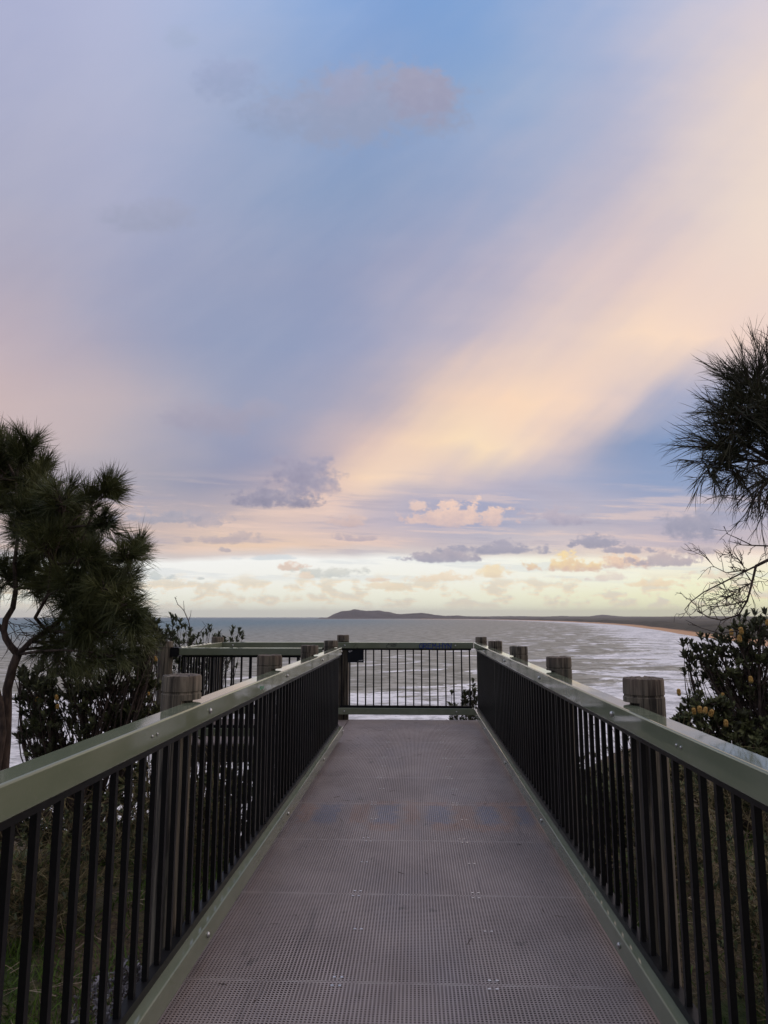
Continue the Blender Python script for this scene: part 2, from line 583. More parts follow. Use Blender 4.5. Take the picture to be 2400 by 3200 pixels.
def clip_mesh():
    prof = [(-.022, .0014), (-.010, .0014), (-.008, -.004), (.008, -.004), (.010, .0014), (.022, .0014)]
    mb = MB(); vs = []
    for y in (-.0055, .0055):
        vs += [(x, y, z + .0012) for x, z in prof] + [(x, y, z - .0004) for x, z in prof]
    fs = [(0, 1, 7, 6)]
    n = len(prof)
    for k in range(n - 1):
        a, b = k, k + 1
        fs += [(a, b, 12 + b, 12 + a), (6 + b, 6 + a, 18 + a, 18 + b), (a, 6 + a, 6 + b, b), (12 + a, 12 + b, 18 + b, 18 + a)]
    fs = fs[1:] + [(0, 12, 18, 6), (5, 11, 23, 17)]
    mb.add(vs, fs)
    return mb.mesh('grating_clip')



g_me = grating_mesh('grating_panel', -.965, .965, 0, PANL)
c_mid = clip_mesh()
for k in range(-4, 8):
    y = PAN0 + PANL * k
    p = link('grating_panel', g_me, M['grating'], deck, (0.0, y, 0))
    for cx in (-.33, .32):
        jx = random.uniform(-.012, .012)
        link('grating_clip', c_mid, M['steel'], p, (cx + jx, PANL - .034, 0))
        link('grating_clip', c_mid, M['steel'], p, (cx + jx - .003, .034, 0))
        link('grating_clip', c_mid, M['steel'], p, (cx + .03 + random.uniform(-.02, .02), PANL * .53, 0))
b_me = grating_mesh('grating_panel', -2.985, -.985, 0, 1.03)
for y in (8.62, 9.655):
    link('grating_panel', b_me, M['grating'], deck, (0, y, 0))
bearer = MB()
for k in range(-4, 9):
    for off in (0, .5):
        y = PAN0 + PANL * (k + off)
        if y > 10.8: continue
        bearer.box(-.96, .96, y - .045, y + .045, -.19, -.0285)
for y in (8.68, 9.65, 10.6):
    bearer.box(-3.0, -1.07, y - .045, y + .045, -.19, -.0285)
bearer.build('joists', M['joist'], deck)
edge = MB()
edge.box(.985, 1.03, -.6, 10.71, -.20, -.012)
edge.box(-1.03, -.985, -.6, 8.6, -.20, -.012)
edge.box(-3.0, .985, 10.695, 10.74, -.20, -.012)
edge.box(-3.03, -1.03, 8.555, 8.6, -.20, -.012)
edge.box(-3.045, -3.0, 8.6, 10.74, -.20, -.012)
edge.build('edge_beam', M['joist'], deck)


# ------------------------------------------------------------------ railings
def post_mesh(seed, cut=None, top=1.245, bottom=-4.0, r=.0905):
    """round timber post; cut = outward unit vector and depth of the flat the rail sits in"""
    rnd = random.Random(seed)
    N = 40
    zs = [(bottom, r * 1.02), (-.6, r * 1.01), (-.05, r), (.3, r), (.7, r), (1.0, r), (1.132, r), (1.1325, r),
          (top - .083, r), (top - .080, r * .955), (top - .073, r * .955), (top - .070, r * .995), (top - .012, r * .985), (top - .003, r * .955)]
    p1, p2 = rnd.uniform(0, 6), rnd.uniform(0, 6)
    wob = [1 + .010 * math.sin(2 * 2 * math.pi * k / N + p1) + .006 * math.sin(5 * 2 * math.pi * k / N + p2) for k in range(N)]
    vs = []
    for i, (z, rr) in enumerate(zs):
        for k in range(N):
            a = 2 * math.pi * k / N
            x, y = rr * wob[k] * math.cos(a), rr * wob[k] * math.sin(a)
            if cut and i <= 6 and z > -.2:
                d = x * cut[0] + y * cut[1]
                if d > cut[2]:
                    x -= (d - cut[2]) * cut[0]; y -= (d - cut[2]) * cut[1]
            zz = z + (rnd.uniform(-.0015, .0015) if i >= len(zs) - 2 else 0)
            vs.append((x, y, zz))
    fs = []
    for i in range(len(zs) - 1):
        for k in range(N):
            k2 = (k + 1) % N
            fs.append((i * N + k, i * N + k2, (i + 1) * N + k2, (i + 1) * N + k))
    n0 = len(vs)
    L = (len(zs) - 1) * N
    ring = []
    for k in range(N):
        a = 2 * math.pi * k / N
        vs.append((r * .5 * math.cos(a), r * .5 * math.sin(a), top + rnd.uniform(-.005, .004)))
    vs.append((0, 0, top - .002))
    for k in range(N):
        k2 = (k + 1) % N
        fs.append((L + k, L + k2, n0 + k2, n0 + k))
        fs.append((n0 + k, n0 + k2, n0 + N))
    mb = MB(); mb.add(vs, fs)
    me = mb.mesh('timber_post')
    me.polygons.foreach_set('use_smooth', [abs(p.normal.z) < .25 for p in me.polygons])
    me.set_sharp_from_angle(angle=math.radians(35))
    return me


def bolt_mesh():
    mb = MB()
    for z, r0, r1 in ((0, .011, .011), ):
        mb.tube([(0, 0, 0), (-.004, 0, 0), (-.009, 0, 0), (-.011, 0, 0)], [.012, .012, .0085, .004], 10)
    return mb.mesh('bolt')


def screw_mesh():
    mb = MB()
    mb.tube([(0, 0, 0), (-.003, 0, 0), (-.005, 0, 0)], [.006, .0055, .002], 8)
    return mb.mesh('screw')


BOLT, SCREW = bolt_mesh(), screw_mesh()
BAL = {}


def bal_mesh(w=.0195):
    mb = MB(); h = w / 2
    mb.box(-h, h, -h, h, .2125, 1.0095)
    return mb.mesh('baluster')


BALM = bal_mesh()
PITB = .1175


def panel(parent, axis, fixed, a0, a1, first=None):
    """black infill panel: two channels and its balusters, along Y (axis 1) or X (axis 0)"""
    mb = MB()
    for z0, z1 in ((1.009, 1.0338), (.1812, .2132)):
        if axis == 1: mb.box(fixed - .02, fixed + .02, a0, a1, z0, z1)
        else: mb.box(a0, a1, fixed - .02, fixed + .02, z0, z1)
    p = mb.build('baluster_panel', M['black'], parent)
    n = max(1, int((a1 - a0 - .04) / PITB + .35))
    L = a1 - a0 - .05
    for k in range(n + 1):
        a = a0 + .025 + L * k / n
        link('baluster', BALM, M['black'], p, (fixed, a, 0) if axis == 1 else (a, fixed, 0))
    return p


def bolts(parent, x, y, sgn, zs=(1.077, .134), rot=None, lo=0.0):
    for z in zs:
        b = link('bolt', BOLT, M['bolt'], parent, (x + (lo if z < .5 else 0), y, z))
        b.rotation_euler = (0, 0, rot if rot is not None else (0 if sgn > 0 else math.pi))


def rails(parent, x0, x1, y0, y1, lo=0.0):
    mb = MB(); mb.bbox(x0, x1, y0, y1, 1.034, 1.1215, .007, 3); mb.build('top_rail', M['paint'], parent)
    mb = MB(); mb.bbox(x0 + lo, x1 + lo, y0, y1, .086, .181, .007, 3); mb.build('bottom_rail', M['paint'], parent)


PY = [1.32, 3.21, 5.04, 6.95, 8.94, 10.82]      # post stations
# --- right railing
rr = empty('handrail', (.908, 0, 0), 'green handrail with black balusters and five timber posts along the right side of the boardwalk', 'railing', 'green railings of the lookout')
rr.location = (0, 0, 0)
rails(rr, .866, .957, -.55, 10.50, -.014)
for a0, a1 in ((-.5, 1.15), (1.16, 4.66), (4.67, 8.17), (8.18, 10.46)):
    panel(rr, 1, .909, a0, a1)
for k, y in enumerate(PY):
    if k == 0: continue
    link('timber_post', post_mesh(10 + k, (-1, 0, 1.0 - .9585), top=(1.25, 1.236, 1.224, 1.218, 1.200, 1.196)[k], r=.0862), M['timber'], rr, (1.0, y, 0))
    bolts(rr, .866, y + .02, 1, lo=-.014)
link('timber_post', post_mesh(10, (-1, 0, 1.0 - .9585), top=1.25, r=.0862), M['timber'], rr, (1.0, PY[0], 0))
for y in (2.42, 2.46, 7.0, 7.04):
    s = link('screw', SCREW, M['bolt'], rr, (.866, y, 1.078))
# --- left railing
XL0, XL1 = -1.044, -.951
lr = empty('handrail', (0, 0, 0), 'green handrail with black balusters on the left of the boardwalk, ending before the landing', 'railing', 'green railings of the lookout')
lr.rotation_euler = (0, 0, -.0062)
rails(lr, XL0, XL1, -.55, 8.80, .025)
for a0, a1 in ((-.5, 1.11), (1.12, 4.62), (4.63, 8.72)):
    panel(lr, 1, -.988, a0, a1)
PYL = [1.33, 3.22, 5.12, 7.01, 8.72]
for k, y in enumerate(PYL):
    link('timber_post', post_mesh(30 + k, (1, 0, 1.075 - 1.0455), top=(1.25, 1.240, 1.228, 1.221, 1.210)[k], r=.0875), M['timber'], lr, (-1.075, y, 0))
    bolts(lr, XL1, y + .03, -1, lo=.025)
for y in (2.55, 2.6):
    s = link('screw', SCREW, M['bolt'], lr, (XL1, y, 1.078)); s.rotation_euler = (0, 0, math.pi)
bolts(lr, XL1, 8.72, -1, lo=.025)
gm = MB()
for k, (dy, h) in enumerate(((0, .03), (.035, .024), (.075, .022))):
    gm.add([(0, dy, 0), (0, dy + .02, .006), (0, dy + .012, h), (0, dy - .004, h * .8)], [(0, 1, 2, 3)])
gm.build('paint_mark', M['green_ink'], lr, (XL1 + .0015, 4.28, 1.062))
# --- end railing (faces the sea) : runs on behind the side landing
er = empty('end_railing', (0, 0, 0), 'green end railing facing the sea, with blue marker scrawl along its top rail', 'railing', 'green railings of the lookout')
EY0, EY1 = 10.545, 10.64
rails(er, -2.86, .86, EY0, EY1)
for a0, a1 in ((-2.83, -1.12), (-1.10, .83)):
    n = max(1, round((a1 - a0 - .05) / PITB))
    panel(er, 0, 10.59, a0, a1)
for k, x in enumerate((-1.07, -2.97)):
    link('timber_post', post_mesh(50 + k, (0, -1, .0905 - .05), top=(1.227, 1.195)[k]), M['timber'], er, (x, 10.683, 0))
for x in (-1.03, -2.7, .6):
    bolts(er, x, EY0, 1, rot=math.pi / 2)


def scrawl(name, strokes, mat, x, z, s, parent, wid=.010):
    """marker strokes lying on the rail face"""
    mb = MB()
    for st in strokes:
        for (ax, az), (bx, bz) in zip(st[:-1], st[1:]):
            d = Vector((bx - ax, 0, bz - az))
            if d.length < 1e-6: continue
            n = Vector((-d.z, 0, d.x)).normalized() * wid / 2
            e = d.normalized() * wid * .4
            A = Vector((ax * s, 0, az * s)) - e; B = Vector((bx * s, 0, bz * s)) + e
            mb.add([A + n, A - n, B - n, B + n], [(0, 1, 2, 3)])
    return mb.build(name, mat, parent, (x, EY0 - .0018, z))


GL = {'G': [[(.7, .85), (.35, 1), (0, .6), (.1, .1), (.5, 0), (.75, .3), (.75, .5), (.4, .5)]],
      'R': [[(0, 0), (0, 1), (.55, .95), (.6, .65), (.1, .5), (.7, 0)]],
      'E': [[(.65, 1), (0, 1), (0, 0), (.65, 0)], [(0, .52), (.5, .52)]],
      'M': [[(0, 0), (.1, 1), (.4, .4), (.7, 1), (.8, 0)]],
      '-': [[(0, .42), (.35, .42)]],
      'H': [[(0, 0), (0, 1)], [(.65, 0), (.65, 1)], [(0, .5), (.65, .5)]],
      'Y': [[(0, 1), (.33, .5), (.7, 1)], [(.33, .5), (.3, 0)]],
      'N': [[(0, 0), (0, 1), (.6, 0), (.65, 1)]],
      'S': [[(.5, .9), (.2, 1), (.05, .7), (.45, .4), (.4, .05), (0, .1)]]}
strokes, cx = [], 0
for ch in 'GREM-HYN':
    for st in GL[ch]:
        strokes.append([(cx + px * 1.05, pz) for px, pz in st])
    cx += .5 if ch == '-' else (1.02 if ch == 'M' else .93)
scrawl('marker_scrawl', strokes, M['blue_ink'], .07, 1.038, .068, er, .0125)
scrawl('marker_scrawl', [[(.5, .7), (.1, .4), (.0, .1), (.4, .0)], [(.45, .75), (.6, .95), (.3, .5)], [(.6, .6), (1.2, .75), (1.9, .55), (1.2, .5), (.9, .35), (1.6, .25), (2.0, .4)], [(1.5, .8), (2.1, .75)]], M['black_ink'], -.42, 1.044, .075, er, .006)
scrawl('marker_scrawl', [[(0, 0), (.1, .5), (.5, .85), (.55, .95)], [(.5, 0), (.8, .25), (.9, .1)]], M['black_ink'], -.9, 1.03, .07, er, .005)
# --- near rail of the side landing
br = empty('landing_railing', (0, 0, 0), 'green railing along the near side of the left landing, behind the left handrail', 'railing', 'green railings of the lookout')
rails(br, -2.86, -1.12, 8.60, 8.695)
panel(br, 0, 8.65, -2.83, -1.14)
link('timber_post', post_mesh(61, (1, 0, .2), top=1.202, r=.088), M['timber'], br, (-3.045, 8.65, 0))
for z0, z1 in ((1.018, 1.129), (.076, .19)):
    mb = MB(); mb.bbox(-2.965, -2.8615, 8.585, 8.71, z0, z1, .012, 2); mb.build('bracket', M['black'], br)
# --- left side rail of the landing
sr = empty('landing_railing', (0, 0, 0), 'short green railing closing the far left side of the landing', 'railing', 'green railings of the lookout')
rails(sr, -2.955, -2.8615, 8.715, 10.6)
panel(sr, 1, -2.908, 8.75, 10.58)

# --- little black plate
sg = empty('sign', (-.868, 10.563, .92), 'small black plate with faint white marks, hung in the end railing beside the corner post', 'sign')
mb = MB(); mb.bbox(-.117, .117, -.003, .003, -.091, .091, .0025, 1); mb.build('plate', M['sign'], sg)
mb = MB()
for (x, z, w, h, sl) in ((-.105, .066, .016, .010, .004), (-.085, .068, .014, .008, .002), (-.067, .070, .012, .009, .004), (-.10, .057, .02, .004, .0),
                         (.03, -.073, .012, .004, .003), (.05, -.07, .012, .008, .003), (.068, -.071, .011, .007, .002), (.084, -.068, .016, .010, .004)):
    mb.add([(x, -.0042, z), (x + w, -.0042, z + sl), (x + w, -.0042, z + h + sl), (x, -.0042, z + h)], [(0, 1, 2, 3)])
mb.build('print', M['sign_white'], sg)


# ------------------------------------------------------------------ ground, sea, land
SEA = -30.0
HAZE = 4.2e-5


def ground_z(x, y):
    e = 8.3 + max(0, x) * .8 + .5 * math.sin(x * .5)
    z = -1.0 + .10 * math.sin(x * 1.3 + y * .7) + .07 * math.sin(x * 2.9 - y * 1.7) + (.25 if x > 1.3 else 0) * min(1, max(0, x - 1.3))
    if abs(x) < 1.2: z -= .25
    d = max(0, y - e)
    z -= min(d * .25, d * d * .12) + max(0, d - 1) * .65
    return max(z, SEA - 1.0)


nx, ny = 150, 110
xs = [-70 + 230 * (i / nx) ** 1.0 for i in range(nx + 1)]
xs = sorted(set([-70 + 4 * i for i in range(15)] + [-12 + .3 * i for i in range(90)] + [15 + 5 * i for i in range(30)]))
ys = sorted(set([-8 + .4 * i for i in range(70)] + [20 + 2 * i for i in range(90)]))
V, Q = [], []
for y in ys:
    for x in xs: V.append((x, y, ground_z(x, y)))
W = len(xs)
for j in range(len(ys) - 1):
    for i in range(W - 1): Q.append((j * W + i, j * W + i + 1, (j + 1) * W + i + 1, (j + 1) * W + i))
tag(link('ground', np_mesh('ground', V, Q, None, True), M['ground']), kind='structure')

COAST = [(-900, 20), (-300, 60), (-100, 44), (30, 40), (110, 150), (215, 300), (330, 600), (415, 950), (470, 1250), (620, 1930), (810, 3100), (905, 5200), (640, 7700), (-100, 9000), (-800, 9440), (-1190, 9500)]


def densify(pts, step):
    out = []
    n = len(pts)
    P = [Vector((*p, 0)) for p in pts]
    for i in range(n - 1):
        p0, p1, p2, p3 = P[max(i - 1, 0)], P[i], P[i + 1], P[min(i + 2, n - 1)]
        k = max(2, int((p2 - p1).length / step))
        for j in range(k):
            t = j / k
            out.append(.5 * ((2 * p1) + (p2 - p0) * t + (2 * p0 - 5 * p1 + 4 * p2 - p3) * t * t + (3 * p1 - p0 - 3 * p2 + p3) * t ** 3))
    out.append(P[-1])
    return out


coast = densify(COAST, 55)
cA = np.array([(p.x, p.y) for p in coast])
# sea: polar sheet, finer near the viewer, carrying the distance to the shore
NR, NA = 230, 260
rad = 18 * (24000 / 18) ** (np.arange(NR) / (NR - 1))
ang = np.radians(np.linspace(-112, 112, NA))
rg, ag = np.meshgrid(rad, ang, indexing='ij')
SX, SY = (rg * np.sin(ag)).ravel(), (rg * np.cos(ag)).ravel()
sv = np.stack([SX, SY, np.full_like(SX, SEA)], axis=1)
idx = np.arange(NR * NA).reshape(NR, NA)
sq = np.stack([idx[:-1, :-1], idx[:-1, 1:], idx[1:, 1:], idx[1:, :-1]], axis=-1).reshape(-1, 4)[:, ::-1]
sme = np_mesh('sea', sv, sq)
a0, a1 = cA[:-1], cA[1:]
dist = np.full(len(SX), 1e9)
P2 = np.stack([SX, SY], axis=1)
for s0, s1 in zip(a0, a1):
    d = s1 - s0
    t = np.clip(((P2 - s0) @ d) / (d @ d), 0, 1)
    dist = np.minimum(dist, np.hypot(*(P2 - s0 - t[:, None] * d).T))
at_ = sme.attributes.new('shore', 'FLOAT', 'POINT')
at_.data.foreach_set('value', dist.astype(np.float32))
tag(link('sea', sme, M['sea']), kind='structure')

# low coastal land behind the beach
rows = [-12, 0, 16, 30, 46, 80, 140, 240, 420, 700, 1100, 1700, 2600, 3800, 5500]
hts = [-1.5, .6, 3, 5, 11, 13, 9, 8, 9, 11, 13, 17, 22, 26, 24]
cl = [p for p in coast if p.y > 140 and p.x > 60][:]
V, Q, INL = [], [], []
for i, p in enumerate(cl):
    f = i / (len(cl) - 1)
    t = min(1, max(0, (p.y - 2500) / 5000))
    dr = Vector((1, .12, 0)).lerp(Vector((.55, 1, 0)), t).normalized()
    for d, h in zip(rows, hts):
        q = p + dr * d
        nz = 1 + .25 * math.sin(i * .35 + d * .004) + .15 * math.sin(i * .9 - d * .011)
        V.append((q.x, q.y, SEA + (h * nz if h > 4 else h)))
        INL.append(d)
W = len(rows)
for i in range(len(cl) - 1):
    for j in range(W - 1): Q.append((i * W + j, i * W + j + 1, (i + 1) * W + j + 1, (i + 1) * W + j))
lme = np_mesh('coastal_land', V, Q, None, True)
la = lme.attributes.new('inland', 'FLOAT', 'POINT'); la.data.foreach_set('value', np.array(INL, dtype=np.float32))
tag(link('coastal_land', lme, M['land']), kind='structure')


def ridge(name, prof, Y, front_y, depth, seed, label=None):
    """hill range from a surveyed skyline: foot, flank, crest and back"""
    rnd = random.Random(seed)
    V, Q = [], []
    pts = []
    for (ax, ay), (bx, by) in zip(prof[:-1], prof[1:]):
        k = max(1, int(abs(bx - ax) / 5))
        for j in range(k):
            t = j / k; pts.append((ax + (bx - ax) * t, ay + (by - ay) * t + rnd.uniform(-.35, .35)))
    pts.append(prof[-1])
    for x, y in pts:
        top = at(x, y, Y)
        h = max(top.z - SEA, 1.5)
        dirv = Vector((top.x, top.y, 0)).normalized()
        for fr, hf in ((-1.0, -.02), (-.9, .16), (-.6, .5 + rnd.uniform(-.06, .06)), (-.3, .8 + rnd.uniform(-.05, .05)), (0, 1), (.4, .6), (1, -.02)):
            q = Vector((top.x, top.y, 0)) + dirv * (fr * depth)
            V.append((q.x, q.y, SEA + h * hf))
    for i in range(len(pts) - 1):
        for j in range(6): Q.append((i * 7 + j, (i + 1) * 7 + j, (i + 1) * 7 + j + 1, i * 7 + j + 1))
    return tag(link(name, np_mesh(name, V, Q, None, True), M['headland']), kind='structure')


hp = [(100, 181), (112, 178), (160, 178), (180, 168), (200, 155), (235, 142), (260, 132), (310, 129), (350, 118), (385, 124), (420, 130), (470, 129), (520, 127), (560, 135), (600, 140), (640, 151), (670, 153), (720, 149), (760, 146), (820, 144), (860, 149), (900, 157), (980, 165), (1060, 162), (1130, 168), (1250, 173), (1400, 174), (1660, 177)]
ridge('headland', [(950 + .452 * a, 1850 + .452 * b) for a, b in hp], 9800, 1933.7, 330, 3)
fp = [(-700, 186), (-560, 180), (-420, 181), (-250, 178), (0, 182), (140, 177), (250, 181), (340, 180), (390, 172), (430, 168), (470, 171), (520, 176), (600, 182), (700, 181), (830, 184), (900, 181), (1200, 182), (1400, 184), (1900, 176), (2600, 184)]
ridge('hills', [(1700 + .422 * a, 1850 + .422 * b) for a, b in fp], 11500, 1930, 1500, 5)


# ------------------------------------------------------------------ plants
def curve_pts(a, b, n=6, sag=0.0, wob=.05, rnd=random):
    a, b = Vector(a), Vector(b)
    L = (b - a).length
    off = Vector((rnd.uniform(-1, 1), rnd.uniform(-1, 1), rnd.uniform(-1, 1))) * L * wob
    out = []
    for i in range(n):
        t = i / (n - 1)
        p = a.lerp(b, t) + off * math.sin(math.pi * t) + Vector((0, 0, -sag * L * math.sin(math.pi * t)))
        out.append(p)
    return out


def np_unit(n):
    return nrm(RNG.normal(size=(n, 3)))


def sheoak_clump(wood, needles, root, c, r, nt=26, nn=34, ln=(.11, .22), w=.0036, up=.35, drop=.05):
    """a bough forking into ascending switches, each feathered with long fine needles that sweep forward"""
    root, c = Vector(root), Vector(c)
    wood.tube(curve_pts(root, c, 5, .02, .06), [.014, .012, .010, .008, .005], 5)
    lean = Vector((random.uniform(-.7, .7), random.uniform(-.7, .7), up * 1.6 + random.uniform(-.3, .3)))
    bough = (c - root).normalized() * .6
    for k in range(nt):
        d = (Vector(np_unit(1)[0]) + lean * .75 + bough).normalized()
        s0 = root.lerp(c, random.uniform(.45, 1.0)) + Vector(np_unit(1)[0]) * r * .3 * random.random()
        tip = s0 + d * r * random.uniform(.4, 1.05)
        droopy = random.random() < .25
        pts = curve_pts(s0, tip, 6, .22 if droopy else -.08, .1)
        if droopy: pts = [p_ - Vector((0, 0, .28 * r * (i_ / 5) ** 2)) for i_, p_ in enumerate(pts)]
        wood.tube(pts, [.005, .0042, .0036, .003, .0024, .0018], 3, False)
        seg = np.array([RNG.integers(1, 5) for _ in range(nn)]); fr = RNG.random(nn)
        PT = np.array([tuple(p_) for p_ in pts])
        P = PT[seg] * (1 - fr[:, None]) + PT[seg + 1] * fr[:, None]
        T = nrm(PT[seg + 1] - PT[seg])
        D = T + RNG.normal(size=(nn, 3)) * .30 + np.array([0, 0, up * .35])
        L = RNG.uniform(ln[0], ln[1], nn) * RNG.uniform(.6, 1.15)
        G = RNG.normal(size=(nn, 3)) * .02
        G[:, 2] -= RNG.uniform(-.3, 1, nn) * drop * (1.6 if droopy else 1)
        needles.add(P, D, L, RNG.uniform(w * .75, w * 1.2, nn), G)


def img(pts, Y):
    return [at(x, y, Y + (d[0] if d else 0)) for x, y, *d in pts]


# --- left she-oak
YT = 6.0
so = empty('she_oak_tree', at(14, 2420, YT) - Vector((0, 0, .9)), 'tall wispy dark she-oak with a forked bare trunk at the left edge', 'tree', 'she-oak trees')
inv = Vector(so.location)
tk = MB()
trunk = img([(10, 2640), (10, 2406), (18, 2316), (22, 2225), (23, 2153), (40, 2085), (56, 2045)], YT)
tk.tube(trunk, [.055, .047, .043, .040, .038, .036, .036], 9)
Lf = img([(56, 2045), (34, 2020), (18, 1995), (12, 1972), (18, 1936), (40, 1900), (50, 1840), (45, 1760), (60, 1640), (50, 1500)], YT)
tk.tube(Lf, [.034, .030, .028, .026, .026, .024, .02, .017, .013, .008], 8)
Rf = img([(56, 2045), (72, 2030), (95, 2005, .05), (145, 1972, .1), (185, 1940, .1), (225, 1870, .1), (240, 1790, .05), (250, 1700, 0), (290, 1610, 0)], YT)
tk.tube(Rf, [.032, .026, .024, .022, .020, .017, .014, .010, .006], 8)
R2 = img([(185, 1940, .1), (230, 1930, .15), (290, 1900, .2), (350, 1850, .2), (400, 1780, .2)], YT)
tk.tube(R2, [.017, .015, .013, .010, .006], 6)
R3 = img([(145, 1972, .1), (110, 1930, -.05), (150, 1860, -.15), (160, 1760, -.2), (200, 1650, -.2), (310, 1560, -.15)], YT)
tk.tube(R3, [.017, .015, .013, .011, .009, .005], 6)
R4 = img([(12, 1972), (-60, 1900, .1), (-90, 1780, .2), (-60, 1600, .2)], YT)
tk.tube(R4, [.022, .02, .015, .009], 6)
R5 = img([(225, 1870, .1), (150, 1800, .3), (120, 1700, .35), (110, 1560, .3)], YT)
tk.tube(R5, [.013, .012, .010, .006], 6)
second = img([(-14, 2640), (-10, 2400, -.1), (8, 2290, -.1), (2, 2200, -.1), (-20, 2120, -.1), (-60, 2040, -.1)], YT)
tk.tube(second, [.04, .034, .03, .027, .025, .02], 8)
limbpts = Lf + Rf + R2 + R3 + R4 + R5
tw, nd = MB(), Strands()
clumps = [(20, 1420, 95), (85, 1400, 70), (125, 1470, 70), (45, 1500, 110), (135, 1540, 85), (10, 1580, 85), (190, 1560, 70), (330, 1545, 55), (285, 1570, 60), (80, 1620, 110),
          (215, 1640, 90), (150, 1690, 110), (270, 1660, 65), (345, 1630, 45), (240, 1740, 100), (110, 1760, 80), (330, 1760, 80), (395, 1735, 55), (420, 1710, 40),
          (180, 1830, 110), (290, 1830, 95), (10, 1790, 50), (380, 1820, 70), (395, 1890, 55), (330, 1900, 85), (245, 1915, 95), (410, 1950, 55), (350, 1975, 75), (285, 1990, 80), (225, 2010, 75), (425, 2010, 45), (370, 2050, 65),
          (70, 1660, 60), (160, 1720, 60), (230, 1690, 60), (290, 1740, 60), (120, 1830, 60), (230, 1870, 60), (330, 1840, 55), (180, 1600, 60), (100, 1540, 60), (260, 1800, 60), (370, 1930, 55), (300, 1950, 60), (-60, 1480, 110), (-90, 1640, 120), (-110, 1780, 110), (-40, 1380, 90)]
for (x, y, r) in clumps:
    off = random.uniform(-.45, .5)
    c = at(x, y, YT + off)
    rw = r / 2200 * YT
    root = min(limbpts, key=lambda p: (p - c).length + (0.25 if p.z > c.z else 0))
    sheoak_clump(tw, nd, root, c, rw, int(14 + r * .26), 46, (.10, .24), .0038, .5 if y < 1750 else .2, .06)
# thin bare twigs in the open fork
for _ in range(46):
    a = at(random.uniform(20, 130), random.uniform(1930, 2040), YT + random.uniform(-.2, .3))
    b = a + Vector((random.uniform(-.05, .28), random.uniform(-.2, .2), random.uniform(-.22, .16)))
    tw.tube(curve_pts(a, b, 5, .05, .15), [.004, .0035, .003, .0025, .0015], 3, False)


def rebase(mb):
    mb.v = [(v[0] - inv.x, v[1] - inv.y, v[2] - inv.z) for v in mb.v]


def strands_rebase(s):
    s.b = [b - np.array(tuple(inv)) for b in s.b]


rebase(tk); rebase(tw); strands_rebase(nd)
tko = tk.build('trunk', M['bark'], so)
cr_ = nd.build('crown', M['needle'], so)
tw.build('twigs', M['bark'], cr_)

# --- right she-oak (its trunk stands outside the frame)
YR = 4.4
base_r = Vector((3.0, 4.9, ground_z(3.0, 4.9) - .1))
so2 = empty('she_oak_tree', base_r, 'dark she-oak with radiating needles and drooping bare twigs reaching in from the right edge', 'tree', 'she-oak trees')
inv = Vector(so2.location)
tk, tw, nd = MB(), MB(), Strands()
J1, J2, J3 = at(2600, 1480, 4.6), at(2560, 1760, 4.6), at(2680, 1250, 4.6)
bole = [base_r - Vector((0, 0, .3)), base_r + Vector((.06, -.04, .7)), Vector((3.10, 4.78, 1.1)), J2, J1, J3, at(2720, 1050, 4.65)]
sm_ = []
for i_ in range(len(bole) - 1):
    p0, p1, p2, p3 = bole[max(i_ - 1, 0)], bole[i_], bole[i_ + 1], bole[min(i_ + 2, len(bole) - 1)]
    for j_ in range(5):
        t_ = j_ / 5
        sm_.append(.5 * ((2 * p1) + (p2 - p0) * t_ + (2 * p0 - 5 * p1 + 4 * p2 - p3) * t_ * t_ + (3 * p1 - p0 - 3 * p2 + p3) * t_ ** 3))
sm_.append(bole[-1])
tk.tube(sm_, [.075 - .06 * k_ / (len(sm_) - 1) for k_ in range(len(sm_))], 9)
for (x, y, r, dy) in [(2560, 1120, 110, .2), (2660, 1060, 110, .3), (2740, 1200, 120, .1), (2620, 1290, 110, .5), (2820, 1330, 110, .3), (2720, 1420, 110, .6), (2600, 1010, 90, .2), (2830, 1080, 110, .6), (2690, 930, 90, .3), (2900, 1220, 100, .1)]:
    c_ = at(x, y, 4.55 + dy)
    sheoak_clump(tw, nd, min(sm_, key=lambda p_: (p_ - c_).length), c_, r / 2200 * 4.6, 34, 38, (.10, .22), .0036, .45, .05)
LA = img([(2600, 1480, .2), (2480, 1450, .1), (2398, 1430), (2340, 1395), (2310, 1380), (2270, 1370)], YR)
tk.tube(LA, [.026, .02, .016, .012, .009, .005], 7)
LB = img([(2600, 1480, .2), (2460, 1440, .1), (2400, 1447), (2330, 1436), (2270, 1450), (2220, 1490)], YR)
tk.tube(LB, [.022, .016, .012, .009, .007, .004], 7)
LC = img([(2680, 1250, .2), (2520, 1260, .1), (2440, 1300), (2390, 1290)], YR)
tk.tube(LC, [.02, .015, .012, .007], 7)


